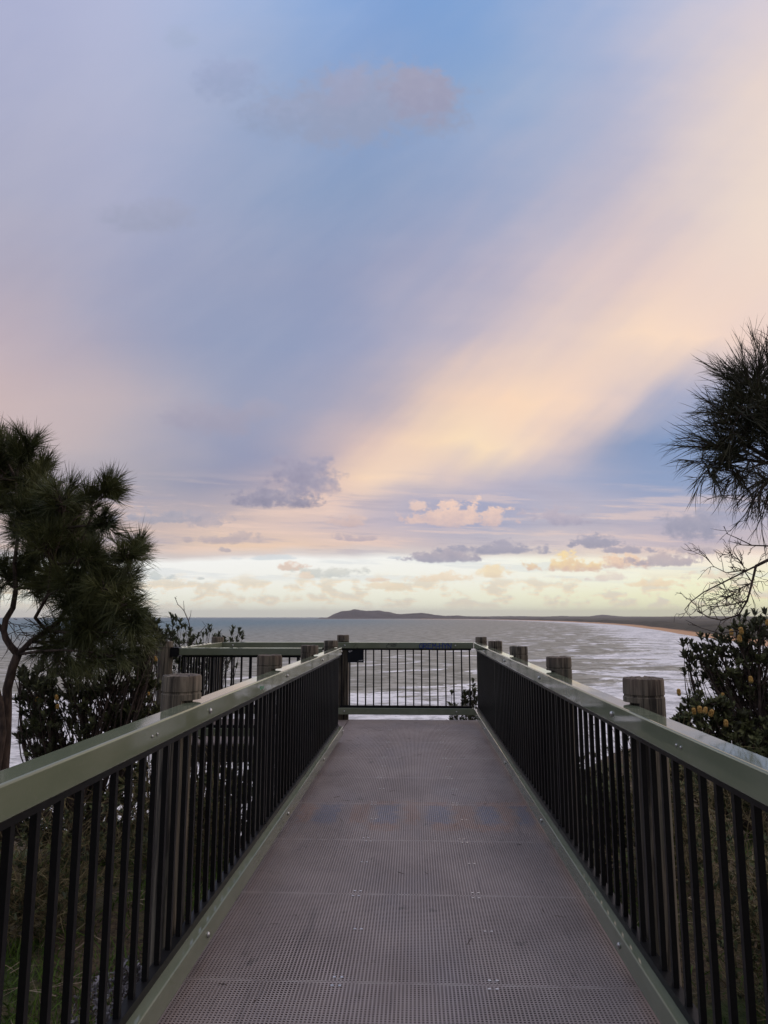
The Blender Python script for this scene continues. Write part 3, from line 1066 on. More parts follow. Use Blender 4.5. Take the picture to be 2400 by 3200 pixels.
def fan(root, tip, nt, spread, nn, ln, w, up, drop):
    """one long feather of the crown: twig from root to tip with needles swept along it"""
    pts = curve_pts(root, tip, 6, -.05, .08)
    tw.tube(pts, [.007, .006, .005, .0045, .0035, .0025], 4, False)
    for k in range(nt):
        i = random.choice((0, 1, 2, 2, 3, 3, 4, 4))
        p = pts[i].lerp(pts[i + 1], random.random())
        d = (pts[5] - pts[1]).normalized()
        d = Vector(nrm(np.array(tuple(d)) + RNG.normal(size=3) * spread * 1.25 + np.array([0, 0, up])))
        L = random.uniform(.08, .26)
        q = curve_pts(p, p + d * L, 4, -.04, .06)
        tw.tube(q, [.0035, .003, .0028, .002], 3, False)
        td = np.array(tuple((q[3] - q[0]).normalized()))
        P = np.array([tuple(q[j].lerp(q[j + 1], random.random())) for j in (random.choice((0, 1, 1, 2, 2)) for _ in range(nn))])
        D = td + RNG.normal(size=(nn, 3)) * .3 + np.array([0, 0, up * .4])
        G = RNG.normal(size=(nn, 3)) * .02; G[:, 2] -= RNG.uniform(-.1, 1, nn) * drop
        nd.add(P, D, RNG.uniform(*ln, nn), RNG.uniform(w * .8, w * 1.2, nn), G)


tips = [(2370, 1130), (2330, 1150), (2300, 1170), (2395, 1140), (2270, 1190), (2250, 1215), (2320, 1210), (2290, 1240), (2230, 1250), (2215, 1280), (2260, 1290), (2360, 1220), (2200, 1310), (2240, 1330), (2300, 1310), (2350, 1290), (2210, 1350), (2205, 1390), (2250, 1390), (2380, 1330), (2290, 1350), (2440, 1180), (2440, 1130), (2470, 1250), (2220, 1420), (2330, 1340)]
tips = [(x + 38, y + 14) for x, y in tips]
for (x, y) in tips:
    t = at(x, y, YR + random.uniform(-.3, .3))
    rt_ = random.choice(LA[1:] + LC[1:] if y < 1340 else LA[1:] + LB[1:])
    fan(rt_, t, 12, .38, 20, (.09, .21), .0034, .25 if y < 1340 else -.05, .03)
for (x, y) in [(2190, 1440), (2200, 1480), (2230, 1500), (2270, 1500), (2300, 1480), (2180, 1400), (2250, 1460), (2330, 1500), (2360, 1480), (2390, 1500)]:
    fan(random.choice(LB[2:]), at(x, y, YR + random.uniform(-.25, .25)), 7, .5, 12, (.08, .16), .0034, -.25, .05)
# lower hanging sprays
for (x, y) in [(2300, 1560), (2320, 1600), (2290, 1590), (2350, 1570), (2370, 1620), (2340, 1590), (2390, 1590), (2380, 1630), (2400, 1560)]:
    fan(at(2420, 1490, YR + .1), at(x, y, YR + random.uniform(-.2, .2)), 5, .5, 7, (.07, .14), .0032, -.1, .03)


def twiglet(pts, r0, n, ln, droop=0.0, Y=YR):
    P = img(pts, Y)
    tw.tube(P, [r0 * (1 - .7 * i / (len(P) - 1)) for i in range(len(P))], 5, False)
    for _ in range(n):
        i = random.randrange(len(P) - 1)
        p = P[i].lerp(P[i + 1], random.random())
        d = Vector(np_unit(1)[0]) + (P[i + 1] - P[i]).normalized() * .6 + Vector((0, 0, droop))
        L = random.uniform(*ln)
        q = curve_pts(p, p + d.normalized() * L, 6, random.uniform(-.2, .2), .2)
        tw.tube(q, [.0026, .0024, .002, .0018, .0015, .001], 3, False)
        for _ in range(3):
            j = random.randrange(2, 6)
            d2 = Vector(np_unit(1)[0]) * .8 + d
            q2 = curve_pts(q[j], q[j] + d2.normalized() * L * .55, 4, random.uniform(-.2, .2), .2)
            tw.tube(q2, [.0018, .0016, .0013, .001], 3, False)


tw.tube(img([(2560, 1760, .2), (2470, 1745, .1), (2400, 1750), (2362, 1769)], YR), [.016, .012, .010, .009], 6)
twiglet([(2362, 1769), (2350, 1820), (2335, 1877), (2308, 1922), (2254, 1938), (2216, 1930), (2180, 1909)], .008, 16, (.06, .16))
twiglet([(2362, 1769), (2320, 1790), (2260, 1820), (2200, 1850), (2160, 1880), (2140, 1905), (2150, 1921)], .006, 7, (.05, .12))
twiglet([(2335, 1877), (2290, 1888), (2240, 1895), (2190, 1892)], .005, 9, (.05, .12))
twiglet([(2350, 1820), (2330, 1790), (2320, 1760), (2290, 1735), (2275, 1720)], .004, 14, (.06, .13), .2)
twiglet([(2340, 1780), (2270, 1790), (2230, 1770), (2208, 1740)], .004, 12, (.05, .13), .2)
twiglet([(2350, 1820), (2330, 1830), (2300, 1850), (2270, 1870)], .004, 22, (.05, .12))
twiglet([(2320, 1900), (2290, 1870), (2260, 1850)], .004, 16, (.05, .12))
twiglet([(2480, 1700, .1), (2400, 1706), (2350, 1704), (2300, 1680), (2270, 1667)], .006, 3, (.04, .1))
twiglet([(2350, 1704), (2320, 1703), (2275, 1690)], .004, 1, (.03, .08))
twiglet([(2310, 1970), (2250, 1980), (2190, 1962), (2142, 1937)], .004, 1, (.03, .06))
rebase(tk); rebase(tw); strands_rebase(nd)
tk.build('trunk', M['bark'], so2)
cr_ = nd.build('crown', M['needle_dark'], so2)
tw.build('twigs', M['bark'], cr_)


# --- banksias
def spike_mesh(seed):
    rnd = random.Random(seed)
    mb = MB()
    N = 14
    prof = [(0, .010), (.006, .020), (.016, .027), (.03, .0295), (.045, .030), (.06, .029), (.072, .025), (.08, .017), (.084, .006)]
    vs, fs = [], []
    for i, (z, r) in enumerate(prof):
        for k in range(N):
            a = 2 * math.pi * (k + .5 * (i % 2)) / N
            rr_ = r * rnd.uniform(.86, 1.12)
            vs.append((rr_ * math.cos(a), rr_ * math.sin(a), z + rnd.uniform(-.002, .002)))
    for i in range(len(prof) - 1):
        for k in range(N):
            k2 = (k + 1) % N
            fs.append((i * N + k, i * N + k2, (i + 1) * N + k2, (i + 1) * N + k))
    fs.append(tuple(range((len(prof) - 1) * N, len(prof) * N)))
    mb.add(vs, fs)
    for _ in range(150):                       # styles
        a = rnd.uniform(0, 6.283); z = rnd.uniform(.006, .08); r = .024
        d = Vector((math.cos(a), math.sin(a), rnd.uniform(-.1, .5))).normalized()
        p = Vector((r * math.cos(a), r * math.sin(a), z)); q = p + d * rnd.uniform(.008, .014)
        t = d.orthogonal().normalized() * .0009
        mb.add([p - t, p + t, q], [(0, 1, 2)])
    return mb.mesh('flower_spike')


SPIKES = [spike_mesh(i) for i in range(3)]


def banksia(base, clumps, label, leafmat, group, ntip_k, Y, spikes=(), leaf=(.085, .024), stems_r=.022, extra_tips=(), nlv=(9, 13), name='banksia_shrub'):
    global inv
    o = empty(name, base, label, 'shrub', group)
    inv = Vector(base)
    st, lf = MB(), Leaves()
    base = Vector(base)
    hub = base + Vector((0, 0, .25))
    for (x, y, r, *d) in clumps:
        c = at(x, y, Y + (d[0] if d else 0))
        rw = r / 2200 * Y
        limb = curve_pts(base + Vector((random.uniform(-.12, .12), random.uniform(-.12, .12), 0)), c, 9, -.02, .10)
        st.tube(limb, [stems_r * (1 - .75 * i / 8) for i in range(9)], 6)
        n = int(ntip_k * r)
        for _ in range(n):
            u = Vector(np_unit(1)[0]) * rw * random.random() ** .45
            u.z = abs(u.z) * .85 - rw * .25 if random.random() < .6 else u.z
            tip = c + u
            s0 = limb[random.randrange(3, 9)]
            q = curve_pts(s0, tip, 6, .04, .10)
            st.tube(q, [.008, .007, .006, .005, .004, .003], 4, False)
            ax = ((q[-1] - q[-2]).normalized() + Vector((0, 0, .5))).normalized()
            lf.whorl(tip, ax, random.randint(*nlv), leaf[0] * random.uniform(.8, 1.15), leaf[1])
            if random.random() < .6:
                lf.whorl(q[4], ax, random.randint(4, 7), leaf[0] * .9, leaf[1], 1.2)
    for (x, y, *d) in extra_tips:
        tip = at(x, y, Y + (d[0] if d else 0))
        s0 = base.lerp(tip, .45) + Vector((random.uniform(-.1, .1), 0, -.1))
        q = curve_pts(s0, tip, 7, .03, .08)
        st.tube(q, [.009, .008, .007, .006, .005, .004, .003], 4, False)
        ax = ((q[-1] - q[-2]).normalized() + Vector((0, 0, .7))).normalized()
        lf.whorl(tip, ax, random.randint(11, 15), leaf[0], leaf[1])
        lf.whorl(q[5], ax, random.randint(7, 10), leaf[0] * .95, leaf[1], 1.2)
        lf.whorl(q[4], ax, random.randint(5, 8), leaf[0] * .9, leaf[1], 1.2)
    rebase(st)
    lf.b = [Vector(b) - inv for b in lf.b]
    st.build('stems', M['twig'], o)
    lf.build('foliage', M[leafmat], o)
    for i, (x, y, *d) in enumerate(spikes):
        s = link('flower_spike', SPIKES[i % 3], M['flower'], o, at(x, y + 9, Y - .3 + (d[0] if d else 0)) - inv)
        s.rotation_euler = (random.uniform(-.2, .2), random.uniform(-.35, .2), random.uniform(0, 6))
        k = (d[1] if len(d) > 1 else .9) * random.uniform(.85, 1.05)
        s.scale = (k * .85, k * .85, k * 1.1)
    return o


YB = 8.0
cl_r = [(2300, 1990, 70), (2370, 1960, 60), (2240, 2030, 45), (2330, 2060, 70), (2400, 2060, 90), (2200, 2060, 35), (2180, 2025, 22), (2150, 2050, 16), (2265, 2110, 55), (2230, 2110, 35), (2360, 2150, 80), (2450, 2000, 110), (2430, 2180, 110),
        (2170, 2215, 55, -.3), (2120, 2245, 30, -.3), (2220, 2200, 50, -.3), (2160, 2260, 55, -.4), (2260, 2240, 70, -.3), (2330, 2260, 75, -.2), (2230, 2300, 70, -.3), (2300, 2330, 80, -.4), (2390, 2320, 90, -.3), (2350, 2400, 80, -.5), (2440, 2400, 90, -.4), (2520, 2200, 120), (2260, 2380, 60, -.4), (2100, 2400, 60, -.5), (2180, 2450, 80, -.5), (2300, 2480, 90, -.6), (2050, 2480, 70, -.5), (2420, 2480, 90, -.6)]
b0 = at(2390, 2560, YB); b0.z = ground_z(b0.x, b0.y) - .05
banksia(b0, cl_r, 'large dark banksia shrub dotted with yellow flower spikes behind the right handrail', 'leaf', 'banksia shrubs', .38, YB,
        [(2286, 1978), (2319, 1975), (2312, 2000), (2347, 2127), (2123, 2166, -.2), (2170, 2225, -.4), (2189, 2223, -.4), (2202, 2224, -.45), (2218, 2232, -.4), (2269, 2264, -.45), (2257, 2176, 0, .7), (2398, 1948)],
        (.085, .026), .03, [(2133, 2012), (2145, 2005), (2190, 1990), (2210, 1995), (2155, 2088), (2138, 2097), (2175, 2080), (2390, 1912), (2330, 1925), (2310, 1930)])
# left banksia behind the landing
YL = 11.6
tips_l = [(215, 190), (235, 215), (255, 215), (190, 290), (180, 320), (290, 240), (300, 270), (330, 280), (370, 310), (360, 340), (400, 370), (430, 350), (520, 270), (530, 300), (500, 330), (470, 350), (600, 330), (590, 360), (640, 370), (710, 300), (700, 330), (760, 300), (770, 330), (785, 360), (690, 385), (740, 380), (140, 340), (120, 360), (60, 250), (40, 200), (80, 270), (20, 150), (110, 330), (230, 260), (270, 300), (320, 350), (240, 340)]
tips_l = [(450 + .3918 * a, 1850 + .3918 * b) for a, b in tips_l]
cl_l = [(540, 2000, 50), (600, 2010, 50), (660, 2020, 50), (500, 1990, 45), (720, 2030, 40), (560, 2070, 60), (640, 2080, 60), (480, 2060, 60)]
b1 = at(600, 2330, YL); b1.z = ground_z(b1.x, b1.y) - .05
banksia(b1, cl_l, 'leafy upright banksia rising behind the railings of the left landing', 'leaf_fresh', 'banksia shrubs', .26, YL, [], (.10, .026), .025, tips_l)
# lower left banksia under the she-oak
YL2 = 7.4
cl_2 = [(200, 2090, 80), (290, 2080, 85), (380, 2080, 70), (440, 2050, 50), (450, 2130, 60), (350, 2150, 70), (260, 2160, 75), (170, 2170, 75), (110, 2130, 50), (90, 2180, 40), (60, 2110, 25), (120, 2250, 65), (190, 2260, 80), (290, 2260, 80), (390, 2230, 70), (470, 2230, 60), (420, 2320, 90), (300, 2350, 90), (160, 2340, 80), (80, 2300, 40), (70, 2480, 70), (190, 2480, 90), (320, 2480, 90), (440, 2450, 80), (120, 2600, 90), (270, 2610, 90), (410, 2590, 90), (10, 2560, 80), (480, 2000, 45), (460, 1960, 35)]
b2 = at(300, 2560, YL2); b2.z = ground_z(b2.x, b2.y) - .05
banksia(b2, cl_2, 'dense dark banksia below the she-oak crown with a few orange flower spikes', 'leaf', 'banksia shrubs', .42, YL2,
        [(178, 2180, 0, .7), (180, 2208, 0, .7), (112, 2185, .2, .6), (488, 2060, .3, .7), (465, 2165, .1, .5)], (.085, .024), .028)
# small one beyond the end railing, right
YE = 12.3
cl_e = [(1455, 2190, 28), (1480, 2165, 24), (1420, 2215, 22), (1470, 2230, 34), (1430, 2250, 26), (1500, 2200, 40), (1400, 2270, 20), (1520, 2260, 50)]
b3 = at(1480, 2420, YE); b3.z = ground_z(b3.x, b3.y) - .05
banksia(b3, cl_e, 'small dark banksia seen through the end railing at its right corner', 'leaf', 'banksia shrubs', .45, YE, [], (.09, .026), .016, [(1412, 2165), (1405, 2200), (1478, 2130), (1450, 2165)])
# shrub masses seen through the right balusters
YQ = 6.6
cl_q = [(1760, 2420, 60), (1820, 2450, 70), (1880, 2480, 80), (1800, 2560, 90), (1900, 2600, 90), (1700, 2480, 60), (1960, 2520, 80)]
b4 = at(1850, 2800, YQ); b4.z = ground_z(b4.x, b4.y) - .05
banksia(b4, cl_q, 'low banksia bush half hidden by the right balusters', 'leaf', 'banksia shrubs', .28, YQ, [], (.085, .025), .02)
cl_w = [(820, 2420, 60), (880, 2400, 50), (760, 2460, 70), (840, 2520, 80), (700, 2440, 60), (720, 2560, 80), (600, 2460, 70), (560, 2520, 70), (640, 2540, 80), (500, 2500, 70), (800, 2600, 80)]
b5 = at(760, 2760, 7.4); b5.z = ground_z(b5.x, b5.y) - .05
banksia(b5, cl_w, 'low banksia bush glimpsed through the left balusters under the landing', 'leaf', 'banksia shrubs', .32, 7.4, [], (.085, .025), .02)

# --- bare sapling on the left
YS = 11.9
bs_base = at(592, 2260, YS); bs_base.z = ground_z(bs_base.x, bs_base.y)
inv = Vector(bs_base)
sp = MB()


def c2(pts): return img([(450 + .3918 * a, 1850 + .3918 * b) for a, b in pts], YS)


sp.tube([bs_base] + c2([(375, 700), (372, 420), (368, 290), (355, 230), (335, 185), (320, 150), (295, 122), (270, 100), (258, 70), (245, 40)]), [.014, .012, .010, .009, .008, .0075, .007, .006, .0055, .005, .004], 6)
sp.tube(c2([(320, 150), (318, 110), (315, 70)]), [.006, .005, .003], 5)
sp.tube(c2([(355, 230), (370, 190), (376, 145)]), [.006, .005, .003], 5)
sp.tube(c2([(372, 300), (345, 270), (338, 262)]), [.006, .005, .003], 5)
sp.tube(c2([(372, 420), (440, 330), (492, 270), (465, 235)]), [.007, .006, .004, .003], 5)
sp.tube(c2([(258, 55), (250, 45), (262, 34)]), [.004, .003, .002], 4)
rebase(sp)
tag(sp.build('bare_sapling', M['bark'], None, bs_base), 'bare forked sapling standing above the left banksia against the sky', 'sapling')


# --- dry bushes of tangled twigs beside the walkway
def dry_bush(pos_, rx, ry, h, n, label, mat, seed, leafy=0):
    rnd = random.Random(seed)
    o = empty('dry_bush', pos_, label, 'bush', 'tangled dry bushes beside the boardwalk')
    w = MB(); s = Strands(); lf = Leaves()
    for _ in range(n):
        a = Vector((rnd.uniform(-rx, rx) * .5, rnd.uniform(-ry, ry) * .5, rnd.uniform(0, h * .3)))
        b = Vector((rnd.uniform(-rx, rx), rnd.uniform(-ry, ry), rnd.uniform(h * .2, h)))
        q = curve_pts(a, b, 7, rnd.uniform(-.1, .25), .2, rnd)
        r0 = rnd.uniform(.003, .007)
        w.tube(q, [r0 * (1 - .1 * i) for i in range(7)], 4, False)
        m_ = 26
        P = np.array([tuple(q[i].lerp(q[i + 1], rnd.random())) for i in (rnd.randrange(1, 6) for _ in range(m_))])
        D = RNG.normal(size=(m_, 3)) + np.array(tuple((b - a).normalized())) * .6
        s.add(P, D, RNG.uniform(.07, .22, m_), RNG.uniform(.0025, .0045, m_), RNG.normal(size=(m_, 3)) * .03)
        for _ in range(leafy):
            lf.whorl(q[rnd.randrange(2, 7)], (rnd.uniform(-1, 1), rnd.uniform(-1, 1), 1), 5, .045, .016, 1.3)
    st = w.build('stems', M['deadtwig'] if mat == 'deadtwig' else M['bark'], o)
    s.build('twigs', M[mat], o)
    if leafy: lf.build('foliage', M['leaf_fresh'], o)


def gpos(x, y): return (x, y, ground_z(x, y))


dry_bush(gpos(2.35, 4.6), .75, .9, 1.55, 120, 'tall tangle of brown dead twigs behind the right balusters near the first post', 'deadtwig', 1, 8)
dry_bush(gpos(2.9, 3.5), .8, .8, 1.25, 110, 'brown dry bush behind the nearest right balusters', 'deadtwig', 2, 8)
dry_bush(gpos(2.1, 6.3), .6, .8, 1.3, 90, 'dark twiggy bush behind the middle right balusters', 'deadtwig', 3, 5)
dry_bush(gpos(-3.0, 5.7), .9, .6, 1.15, 120, 'brown tangle of dead twigs behind the nearest left balusters', 'deadtwig', 4, 9)
dry_bush(gpos(-4.1, 5.3), .8, .7, 1.15, 90, 'olive brown dry bush at the left edge behind the balusters', 'deadtwig', 5, 9)
dry_bush(gpos(-2.2, 6.9), .7, .6, 1.2, 90, 'dark twiggy bush below the banksia on the left', 'deadtwig', 6, 5)
# grey leaved mound
gp = at(405, 2960, 4.3); gz = ground_z(gp.x, gp.y)
o = empty('grey_shrub', (gp.x, gp.y, gz), 'low rounded grey-leaved shrub behind the left balusters', 'shrub')
lf, st = Leaves(), MB()
for _ in range(330):
    a, el = random.uniform(0, 6.283), random.uniform(.05, 1.5)
    d = Vector((math.cos(a) * math.cos(el), math.sin(a) * math.cos(el), math.sin(el)))
    p = Vector((d.x * .34, d.y * .34, d.z * .42)) * random.uniform(.75, 1.05)
    lf.whorl(p, d, 6, .03, .012, 1.3)
    if random.random() < .25: st.tube(curve_pts((d.x * .03, d.y * .03, 0), p, 4, 0, .1), [.005, .004, .003, .002], 4, False)
st.build('stems', M['twig'], o); lf.build('foliage', M['grey_leaf'], o)

# --- grass and litter (nobody could count them)
gs = Strands()
n = 42000
X = np.concatenate([RNG.uniform(-4.6, -1.1, int(n * .68)), RNG.uniform(1.1, 7.0, int(n * .32))])
Y = RNG.uniform(1.2, 9.5, len(X))
patch = np.sin(X * 2.1 + 1.3) * np.sin(Y * 1.7 + .4) + np.sin(X * 4.3 - Y * 3.1) * .4 + np.where(Y < 5.2, .8, .25) + RNG.normal(size=len(X)) * .25
k = patch > 0
X, Y = X[k], Y[k]
B = np.array([(x, y, ground_z(x, y) - .005) for x, y in zip(X, Y)])
D = RNG.normal(size=(len(X), 3)) * .5; D[:, 2] = 1
gs.add(B, D, RNG.uniform(.06, .19, len(X)), RNG.uniform(.005, .010, len(X)), np.stack([RNG.normal(size=len(X)) * .03, RNG.normal(size=len(X)) * .03, -RNG.uniform(0, .06, len(X))], axis=1))
tag(gs.build('grass', M['grass']), 'short green grass growing on the ground beside the boardwalk', 'grass', None, 'stuff')
ls = Strands()
n = 2600
X = np.where(RNG.random(n) < .5, RNG.uniform(-4.5, -1.1, n), RNG.uniform(1.1, 7.0, n)); Y = RNG.uniform(1.2, 9.0, n)
B = np.array([(x, y, ground_z(x, y) + RNG.uniform(.01, .2)) for x, y in zip(X, Y)])
D = RNG.normal(size=(n, 3)); D[:, 2] *= .45
ls.add(B, D, RNG.uniform(.08, .4, n), RNG.uniform(.003, .007, n), RNG.normal(size=(n, 3)) * .05)
tag(ls.build('dead_twigs', M['paletwig']), 'pale dead twigs scattered over the ground beside the boardwalk', 'twigs', None, 'stuff')


fs_ = Strands()
n = 70
X = RNG.uniform(-.9, .84, n); X = np.where(RNG.random(n) < .5, np.sign(X) * RNG.uniform(.6, .85, n), X); Y = RNG.uniform(1.6, 10.4, n)
D = RNG.normal(size=(n, 3)); D[:, 2] = .02
fs_.add(np.stack([X, Y, np.full(n, .003)], axis=1), D, RNG.uniform(.03, .09, n), RNG.uniform(.002, .0035, n), RNG.normal(size=(n, 3)) * np.array([.012, .012, .0]))
tag(fs_.build('fallen_needles', M['bark']), 'small dark fallen needles scattered over the boardwalk grating', 'leaf litter', None, 'stuff')

# ------------------------------------------------------------------ haze: an even thin sea air over the whole scene
mb = MB(); mb.box(-24500, 24500, -11000, 24500, SEA - 2.2, 190)
hm = bpy.data.materials.new('sea_haze'); hm.use_nodes = True
ht = hm.node_tree; ht.nodes.clear()
ho = ht.nodes.new('ShaderNodeOutputMaterial'); hv = ht.nodes.new('ShaderNodeVolumePrincipled')
hv.inputs['Color'].default_value = (.93, .90, .92, 1); hv.inputs['Density'].default_value = HAZE
hv.inputs['Anisotropy'].default_value = .2
ht.links.new(hv.outputs[0], ho.inputs['Volume'])
tag(mb.build('haze', hm), kind='stuff')

# ------------------------------------------------------------------ sky
SUN_EL, SUN_AZ = 16.0, 62.0        # degrees; azimuth from +Y toward +X


def build_world():
    w = bpy.data.worlds.new('World'); w.use_nodes = True
    g = NT(w.node_tree); g.dim = '2D'
    bg = w.node_tree.nodes['Background']
    d = g.vm('NORMALIZE', g.new('ShaderNodeTexCoord').outputs['Generated'])
    # sky-map projection about a fixed heading over the sea
    fz = g.m('MAXIMUM', g.vm('DOT_PRODUCT', d, tuple(FW)), .22)
    u = g.m('DIVIDE', g.vm('DOT_PRODUCT', d, tuple(RT)), fz)
    v = g.m('DIVIDE', g.vm('DOT_PRODUCT', d, tuple(UP)), fz)
    X = g.m('ADD', g.m('MULTIPLY', u, F / 2400), .5)             # 0..1 across
    Yc = g.m('SUBTRACT', 1600 / 3200, g.m('MULTIPLY', v, F / 3200))   # 0 top .. .602 horizon
    Xw, Yw = X, Yc
    # soft warping so that no band runs straight
    q = g.xyz(X, Yc, 0)
    def wn(sx, sy, amp_x, amp_y, det, seed):
        nz = g.noise(g.vm('ADD', g.vm('MULTIPLY', q, (sx, sy, 1)), (seed, seed * 1.7, seed * .3)), 1, det, .55, color=True)
        s = g.sep(g.vm('SUBTRACT', nz, (.5, .5, .5)))
        return g.m('MULTIPLY', s[0], amp_x), g.m('MULTIPLY', s[1], amp_y)
    ax, ay = wn(2.6, 4.5, .10, .045, 4, 3.1)
    hz = g.rng(Yc, .60, .50)        # calmer near the horizon
    Xs = g.m('ADD', X, ax)
    damp = g.m('ADD', .12, g.m('MULTIPLY', hz, .88))
    Ys = g.m('ADD', Yc, g.m('MULTIPLY', ay, damp))
    along = g.m('SUBTRACT', g.m('MULTIPLY', X, .72), g.m('MULTIPLY', Yc, .69))
    across = g.m('ADD', g.m('MULTIPLY', X, .69), g.m('MULTIPLY', Yc, .96))
    fnz = g.noise(g.xyz(g.m('MULTIPLY', along, 2.2), g.m('MULTIPLY', across, 15), 0), 1, 4, .55)
    fw_ = g.m('MULTIPLY', g.m('MULTIPLY', g.m('SUBTRACT', fnz, .5), .065), g.m('MULTIPLY', g.rng(Yc, .50, .42), g.rng(X, .30, .58, .25, 1.0)))
    Xs = g.m('ADD', Xs, g.m('MULTIPLY', fw_, .8)); Ys = g.m('ADD', Ys, g.m('MULTIPLY', fw_, .6))
    bx, by = wn(6, 30, .05, .010, 4, 8.7)
    Xs = g.m('ADD', Xs, bx); Ys = g.m('ADD', Ys, g.m('MULTIPLY', by, damp))
    rows = [
        (-.12, [(0, 172, 180, 214), (.17, 180, 190, 222), (.33, 150, 178, 224), (.5, 126, 162, 214), (.67, 134, 166, 216), (.83, 172, 186, 222), (1, 200, 198, 220)]),
        (.0, [(0, 174, 180, 212), (.17, 181, 189, 220), (.33, 160, 182, 222), (.5, 131, 165, 216), (.67, 140, 170, 216), (.83, 178, 188, 218), (1, 214, 206, 218)]),
        (.09, [(0, 174, 178, 206), (.17, 178, 184, 212), (.33, 155, 172, 206), (.5, 138, 164, 207), (.67, 152, 174, 210), (.83, 190, 190, 211), (1, 234, 216, 209)]),
        (.19, [(0, 174, 175, 198), (.17, 170, 175, 203), (.33, 152, 166, 198), (.5, 141, 161, 197), (.67, 165, 174, 203), (.83, 206, 195, 204), (1, 242, 222, 208)]),
        (.265, [(0, 178, 172, 190), (.17, 163, 167, 194), (.33, 153, 162, 192), (.5, 153, 161, 192), (.67, 192, 184, 200), (.83, 231, 208, 202), (1, 244, 220, 205)]),
        (.33, [(0, 192, 177, 187), (.17, 165, 166, 190), (.33, 149, 160, 191), (.5, 166, 168, 194), (.67, 214, 197, 200), (.83, 253, 223, 199), (1, 240, 214, 205)]),
        (.39, [(0, 207, 186, 186), (.17, 190, 179, 188), (.33, 158, 163, 189), (.5, 194, 181, 190), (.67, 255, 221, 193), (.8, 228, 206, 200), (.9, 172, 175, 200), (1, 170, 178, 205)]),
        (.437, [(0, 205, 186, 186), (.17, 186, 177, 186), (.33, 156, 158, 184), (.5, 230, 202, 190), (.62, 255, 227, 194), (.72, 226, 205, 199), (.83, 141, 157, 192), (1, 148, 166, 202)]),
        (.469, [(0, 182, 172, 180), (.17, 172, 168, 181), (.3, 160, 158, 180), (.42, 214, 190, 186), (.5, 252, 221, 194), (.62, 207, 193, 200), (.74, 178, 178, 200), (.85, 146, 162, 197), (1, 152, 168, 202)]),
        (.4875, [(0, 184, 172, 182), (.17, 181, 172, 182), (.33, 192, 178, 184), (.42, 238, 208, 194), (.5, 208, 192, 197), (.62, 170, 172, 198), (.75, 186, 182, 200), (.87, 164, 170, 198), (1, 164, 170, 198)]),
        (.5125, [(0, 205, 186, 184), (.17, 205, 186, 183), (.33, 225, 200, 190), (.5, 205, 190, 198), (.62, 171, 173, 198), (.75, 190, 184, 198), (.87, 186, 179, 195), (1, 180, 178, 198)]),
        (.5313, [(0, 207, 191, 190), (.17, 206, 191, 190), (.33, 240, 210, 186), (.5, 222, 200, 195), (.62, 206, 195, 200), (.75, 222, 206, 205), (.9, 198, 185, 196), (1, 200, 188, 196)]),
        (.5400, [(0, 212, 200, 198), (.17, 214, 202, 200), (.33, 224, 212, 208), (.5, 222, 212, 210), (.62, 226, 214, 208), (.75, 240, 224, 210), (.9, 226, 208, 202), (1, 220, 206, 202)]),
        (.5465, [(0, 237, 238, 236), (.17, 240, 241, 237), (.33, 243, 242, 237), (.5, 245, 241, 236), (.62, 246, 242, 234), (.75, 250, 238, 220), (.9, 244, 230, 215), (1, 240, 226, 212)]),
        (.5625, [(0, 241, 242, 236), (.17, 244, 244, 236), (.5, 248, 243, 231), (.67, 252, 245, 228), (.83, 254, 244, 221), (1, 253, 238, 204)]),
        (.5813, [(0, 242, 237, 220), (.17, 245, 238, 219), (.5, 250, 238, 215), (.67, 253, 239, 208), (1, 253, 233, 190)]),
        (.602, [(0, 238, 230, 213), (.17, 242, 232, 213), (.5, 250, 238, 211), (.67, 254, 240, 203), (.83, 255, 237, 192), (1, 255, 232, 180)]),
    ]
    prev = None
    for i, (yy, st) in enumerate(rows):
        col = g.ramp(Xs, [(a, tuple(c_ * (1.22 if yy > .575 else 1.14 if yy > .543 else 1.0) for c_ in lin((r_, g_, b_)))) for a, r_, g_, b_ in st], 'CARDINAL')
        if prev is None: prev = col
        else: prev = g.mix(g.rng(Ys, rows[i - 1][0], yy, 0, 1, 'LINEAR'), prev, col)
    sky = prev
    # fine cirrus texture, brushed along the sweep of the light band (lower left to upper right)
    rot = g.xyz(g.m('ADD', g.m('MULTIPLY', X, .8), g.m('MULTIPLY', Yc, -.8)), g.m('ADD', g.m('MULTIPLY', X, .55), g.m('MULTIPLY', Yc, 1.0)), 0)
    cz = g.noise(g.vm('MULTIPLY', rot, (4, 16, 1)), 1, 6, .6)
    sky = g.mix(g.m('MULTIPLY', g.rng(cz, .35, .75), g.m('MULTIPLY', g.rng(Yc, .5, .3), .05)), sky, (.80, .74, .78))
    # streaky layered stratus low in the sky
    stn = g.noise(g.vm('MULTIPLY', g.xyz(g.m('ADD', X, ax), g.m('ADD', Yc, g.m('MULTIPLY', X, -.03)), 0), (5, 95, 1)), 1, 6, .62)
    lay = g.m('MULTIPLY', g.rng(Yc, .45, .50), g.rng(Yc, .547, .535))
    sky = g.mix(g.m('MULTIPLY', g.m('MULTIPLY', lay, g.rng(stn, .5, .68)), .42), sky, lin((250, 218, 200)))
    sky = g.mix(g.m('MULTIPLY', g.m('MULTIPLY', lay, g.rng(stn, .47, .32)), .38), sky, lin((165, 163, 186)))
    hi = g.m('MULTIPLY', g.rng(Yc, .542, .55), g.rng(Yc, .575, .56))
    sky = g.mix(g.m('MULTIPLY', g.m('MULTIPLY', hi, g.rng(stn, .52, .64)), .4), sky, lin((215, 222, 226)))
